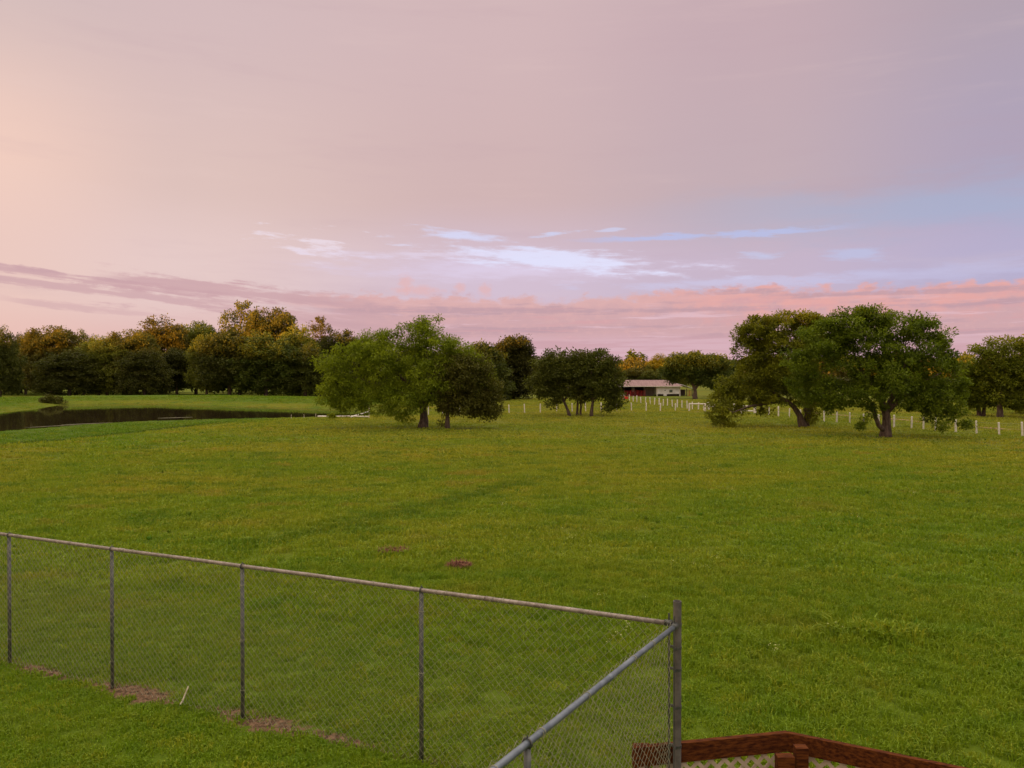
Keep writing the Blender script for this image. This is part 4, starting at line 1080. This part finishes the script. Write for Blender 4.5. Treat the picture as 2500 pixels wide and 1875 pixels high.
# red bin and dark heap behind the far posts
b_ = gp(1527, 977.5)
red = empty("red_cart", b_); tag(red, "bright red garden cart parked behind the far white posts", "cart")
MB().add([(-.42,-.25,.22),(.42,-.25,.22),(.42,.25,.22),(-.42,.25,.22),(-.52,-.33,.72),(.52,-.33,.62),(.52,.33,.62),(-.52,.33,.72)],
    [(0,3,2,1),(0,1,5,4),(1,2,6,5),(2,3,7,6),(3,0,4,7),(4,5,6,7)]).build("tub", m_redtarp, red, bevel=.04)
for y0_ in (-.36, .30): MB().tube([(-.3,y0_,.17),(-.3,y0_+.06,.17)], .17, 14).build("wheel", m_dark, red)
MB().tube([(.45,-.2,.5),(.8,-.2,.75),(.8,.2,.75),(.45,.2,.5)], .025, 6).build("handle", m_dark, red)

# ------------------------------------------------------------------ grass
def tuft_mesh(name, nb, spread, hmin, hmax, wid, lean):
    V, F = [], []
    for k in range(nb):
        a_ = random.uniform(0, 6.283); r_ = spread * math.sqrt(random.random()); x, y = r_ * math.cos(a_), r_ * math.sin(a_)
        h = random.uniform(hmin, hmax); la = random.uniform(0, 6.283); l_ = lean * random.random() * h
        lx, ly = l_ * math.cos(la), l_ * math.sin(la); sa = random.uniform(0, 3.14); w = wid * random.uniform(.7, 1.3)
        sx, sy = w / 2 * math.cos(sa), w / 2 * math.sin(sa); b = len(V)
        V += [(x - sx, y - sy, -.01), (x + sx, y + sy, -.01), (x + sx*.8 + lx*.35, y + sy*.8 + ly*.35, h*.6), (x - sx*.8 + lx*.35, y - sy*.8 + ly*.35, h*.6), (x + lx, y + ly, h*.98 - l_*.3)]
        F += [(b, b+1, b+2, b+3), (b+3, b+2, b+4)]
    me = bpy.data.meshes.new(name); me.from_pydata(V, [], F); me.materials.append(m_grass)
    return bpy.data.objects.new(name, me)

def scatter(name, label, P, scales, tufts, cat='grass'):
    """points carrying a scale each; geometry nodes put a turned tuft on every one"""
    me = bpy.data.meshes.new(name); me.vertices.add(len(P)); me.vertices.foreach_set('co', np.asarray(P, np.float32).ravel())
    a = me.attributes.new('sc', 'FLOAT', 'POINT'); a.data.foreach_set('value', np.asarray(scales, np.float32))
    me.materials.append(m_grass)
    o = bpy.data.objects.new(name, me); COL.objects.link(o); tag(o, label, cat, kind='stuff')
    ng = bpy.data.node_groups.new(name + "_nodes", 'GeometryNodeTree')
    ng.interface.new_socket('Geometry', in_out='INPUT', socket_type='NodeSocketGeometry')
    ng.interface.new_socket('Geometry', in_out='OUTPUT', socket_type='NodeSocketGeometry')
    gi, go = ng.nodes.new('NodeGroupInput'), ng.nodes.new('NodeGroupOutput')
    join = ng.nodes.new('GeometryNodeJoinGeometry')
    nt = len(tufts)
    idx = ng.nodes.new('GeometryNodeInputIndex')
    for k, tf_ in enumerate(tufts):
        md = ng.nodes.new('FunctionNodeCompare'); md.data_type = 'INT'; md.operation = 'EQUAL'
        mo = ng.nodes.new('ShaderNodeMath'); mo.operation = 'MODULO'; mo.inputs[1].default_value = nt
        ng.links.new(idx.outputs[0], mo.inputs[0]); ng.links.new(mo.outputs[0], md.inputs[2]); md.inputs[3].default_value = k
        oi_ = ng.nodes.new('GeometryNodeObjectInfo'); oi_.inputs['Object'].default_value = tf_
        ip = ng.nodes.new('GeometryNodeInstanceOnPoints')
        rv_ = ng.nodes.new('FunctionNodeRandomValue'); rv_.data_type = 'FLOAT_VECTOR'
        rv_.inputs[0].default_value = (-.08, -.08, 0); rv_.inputs[1].default_value = (.08, .08, 6.28)
        at_ = ng.nodes.new('GeometryNodeInputNamedAttribute'); at_.data_type = 'FLOAT'; at_.inputs[0].default_value = 'sc'
        ng.links.new(gi.outputs[0], ip.inputs['Points']); ng.links.new(md.outputs[0], ip.inputs['Selection'])
        ng.links.new(oi_.outputs['Geometry'], ip.inputs['Instance']); ng.links.new(rv_.outputs[0], ip.inputs['Rotation'])
        ng.links.new(at_.outputs[0], ip.inputs['Scale']); ng.links.new(ip.outputs[0], join.inputs[0])
    ng.links.new(join.outputs[0], go.inputs[0])
    o.modifiers.new('scatter', 'NODES').node_group = ng
    return o

def ring_points(r0, r1, dens, amax=0.74):
    n = int(amax * (r1**2 - r0**2) * dens)
    r_ = np.sqrt(rng.uniform(r0**2, r1**2, n)); a_ = rng.uniform(-amax, amax, n)
    return r_ * np.sin(a_), r_ * np.cos(a_)
def keep_land(x, y):
    sd = seg_dist(x, y, pond); ok = ~inside(x, y, pond) & (sd > .25); return x[ok], y[ok]
def bare(x, y):
    L = np.abs(x * 0.405 + y * 0.914 - 7.05); m = np.zeros(len(x), bool)
    for x0, hw, wd in ((-4.9, 0.68, 0.2), (-3.0, 0.62, 0.21), (-6.6, 0.6, 0.12), (-1.9, 0.4, 0.08)):
        m |= (np.hypot((x - x0) / hw, L / wd) + (rng.random(len(x)) - .5) * .9) < 1
    return m & (rng.random(len(x)) < .93)

short = [tuft_mesh("grass_tuft", 40, .13, .025, .07, .013, 1.5) for _ in range(3)]
blade = [tuft_mesh("grass_tuft", 30, .12, .05, .13, .013, 1.1) for _ in range(3)]
coarse = [tuft_mesh("grass_tuft", 28, .30, .05, .13, .028, 1.4) for _ in range(3)]
far_t = [tuft_mesh("grass_tuft", 24, .7, .05, .15, .075, 1.6) for _ in range(3)]

x, y = ring_points(5.2, 17, 72)
side = (x * 0.405 + y * 0.914 - 7.05)
lawn = (side < 3.2 + .9 * vnoise(x * .5, y * .5)) & (x < 2.1 + vnoise(x, y))
bm_ = bare(x, y); x, y, lawn = x[~bm_], y[~bm_], lawn[~bm_]
z = gz(x, y); sc = rng.uniform(.7, 1.2, len(x)) * (0.9 + .3 * vnoise(x * 1.3, y * 1.3))
scatter("lawn_grass", "short mown grass on both sides of the chain link fence", np.stack([x, y, z], 1)[lawn], sc[lawn], short)
sw = np.exp(-(((x - 5.6) / 1.4) ** 2) - ((y - 12.0) / .35) ** 2)
scatter("field_grass", "longer blades of grass growing in the nearest part of the field", np.stack([x, y, z], 1)[~lawn], (sc * (1 + 1.1 * sw))[~lawn], blade)
x, y = ring_points(17, 52, 20); k_ = rng.random(len(x)) < sstep(54, 30, np.hypot(x, y)); x, y = x[k_], y[k_]; z = gz(x, y)
scatter("field_grass", "middle distance grass of the open field", np.stack([x, y, z], 1), rng.uniform(.6, 1.2, len(x)) * (.85 + .4 * vnoise(x * .8, y * .8)), coarse)
x, y = keep_land(*ring_points(24, 145, 2.6, .70)); k_ = rng.random(len(x)) < sstep(22, 50, np.hypot(x, y)); x, y = x[k_], y[k_]; z = gz(x, y)
scatter("field_grass", "distant grass of the pasture, dam and pond banks", np.stack([x, y, z], 1), rng.uniform(.5, 1.15, len(x)) * (.8 + .5 * vnoise(x * .35, y * .35)) * (.45 + .55 * sstep(1, 7, seg_dist(x, y, pond))), far_t)

# broad leaved weeds, seed heads and small flowers dotted over the field
def plant_mesh(name, nb, spread, h0, h1, wid, mat, head=False):
    V, F = [], []
    for k in range(nb):
        a_ = random.uniform(0, 6.283); r_ = spread * random.random(); x, y = r_ * math.cos(a_), r_ * math.sin(a_)
        h = random.uniform(h0, h1); l_ = random.uniform(.2, 1.0) * (0.03 if head else h)
        d_ = Vector((math.cos(a_) * l_, math.sin(a_) * l_, h)); p_ = Vector((x, y, 0)); w_ = wid * random.uniform(.6, 1.2)
        s_ = Vector((-math.sin(a_), math.cos(a_), 0)) * w_ / 2; b = len(V)
        if head:
            c_ = p_ + d_
            V += [tuple(c_ - s_), tuple(c_ + Vector((math.cos(a_), math.sin(a_), .3)) * w_ / 2), tuple(c_ + s_), tuple(c_ - Vector((math.cos(a_), math.sin(a_), .3)) * w_ / 2)]
            F.append((b, b+1, b+2, b+3))
        else:
            V += [tuple(p_), tuple(p_ + d_*.5 + s_), tuple(p_ + d_*.95), tuple(p_ + d_*.5 - s_)]; F.append((b, b+1, b+2, b+3))
    me = bpy.data.meshes.new(name); me.from_pydata(V, [], F); me.materials.append(mat)
    return bpy.data.objects.new(name, me)
m_weed = leafy("weed_leaf", (0.110, 0.190, 0.006, 1), (0.110, 0.190, 0.006, 1), spread=0.5)
m_head = simple("pale_flower_head", (0.34, 0.34, 0.10, 1), (0.55, 0.50, 0.22, 1), 3, 0.9, 0, 0)
weeds = [plant_mesh("weed", 26, .06, .06, .16, .045, m_weed) for _ in range(2)]
heads = [plant_mesh("flower", 9, .14, .10, .20, .022, m_head, True) for _ in range(2)]
x, y = ring_points(11, 60, .6); k_ = (vnoise(x * .35 + 3, y * .35) > .60) & ((x * 0.405 + y * 0.914 - 7.05) > 3.5); x, y = x[k_], y[k_]
scatter("field_weeds", "darker broad leaved weeds growing in patches over the field", np.stack([x, y, gz(x, y)], 1), rng.uniform(.35, .9, len(x)), weeds, 'weeds')
x, y = ring_points(11, 45, 1.1); k_ = (vnoise(x * .5 + 30, y * .5) > .72) & ((x * 0.405 + y * 0.914 - 7.05) > 3.5); x, y = x[k_], y[k_]
scatter("field_flowers", "tiny pale yellow flower heads dotted in loose patches over the field", np.stack([x, y, gz(x, y)], 1), rng.uniform(.6, 1.4, len(x)), heads, 'flowers')
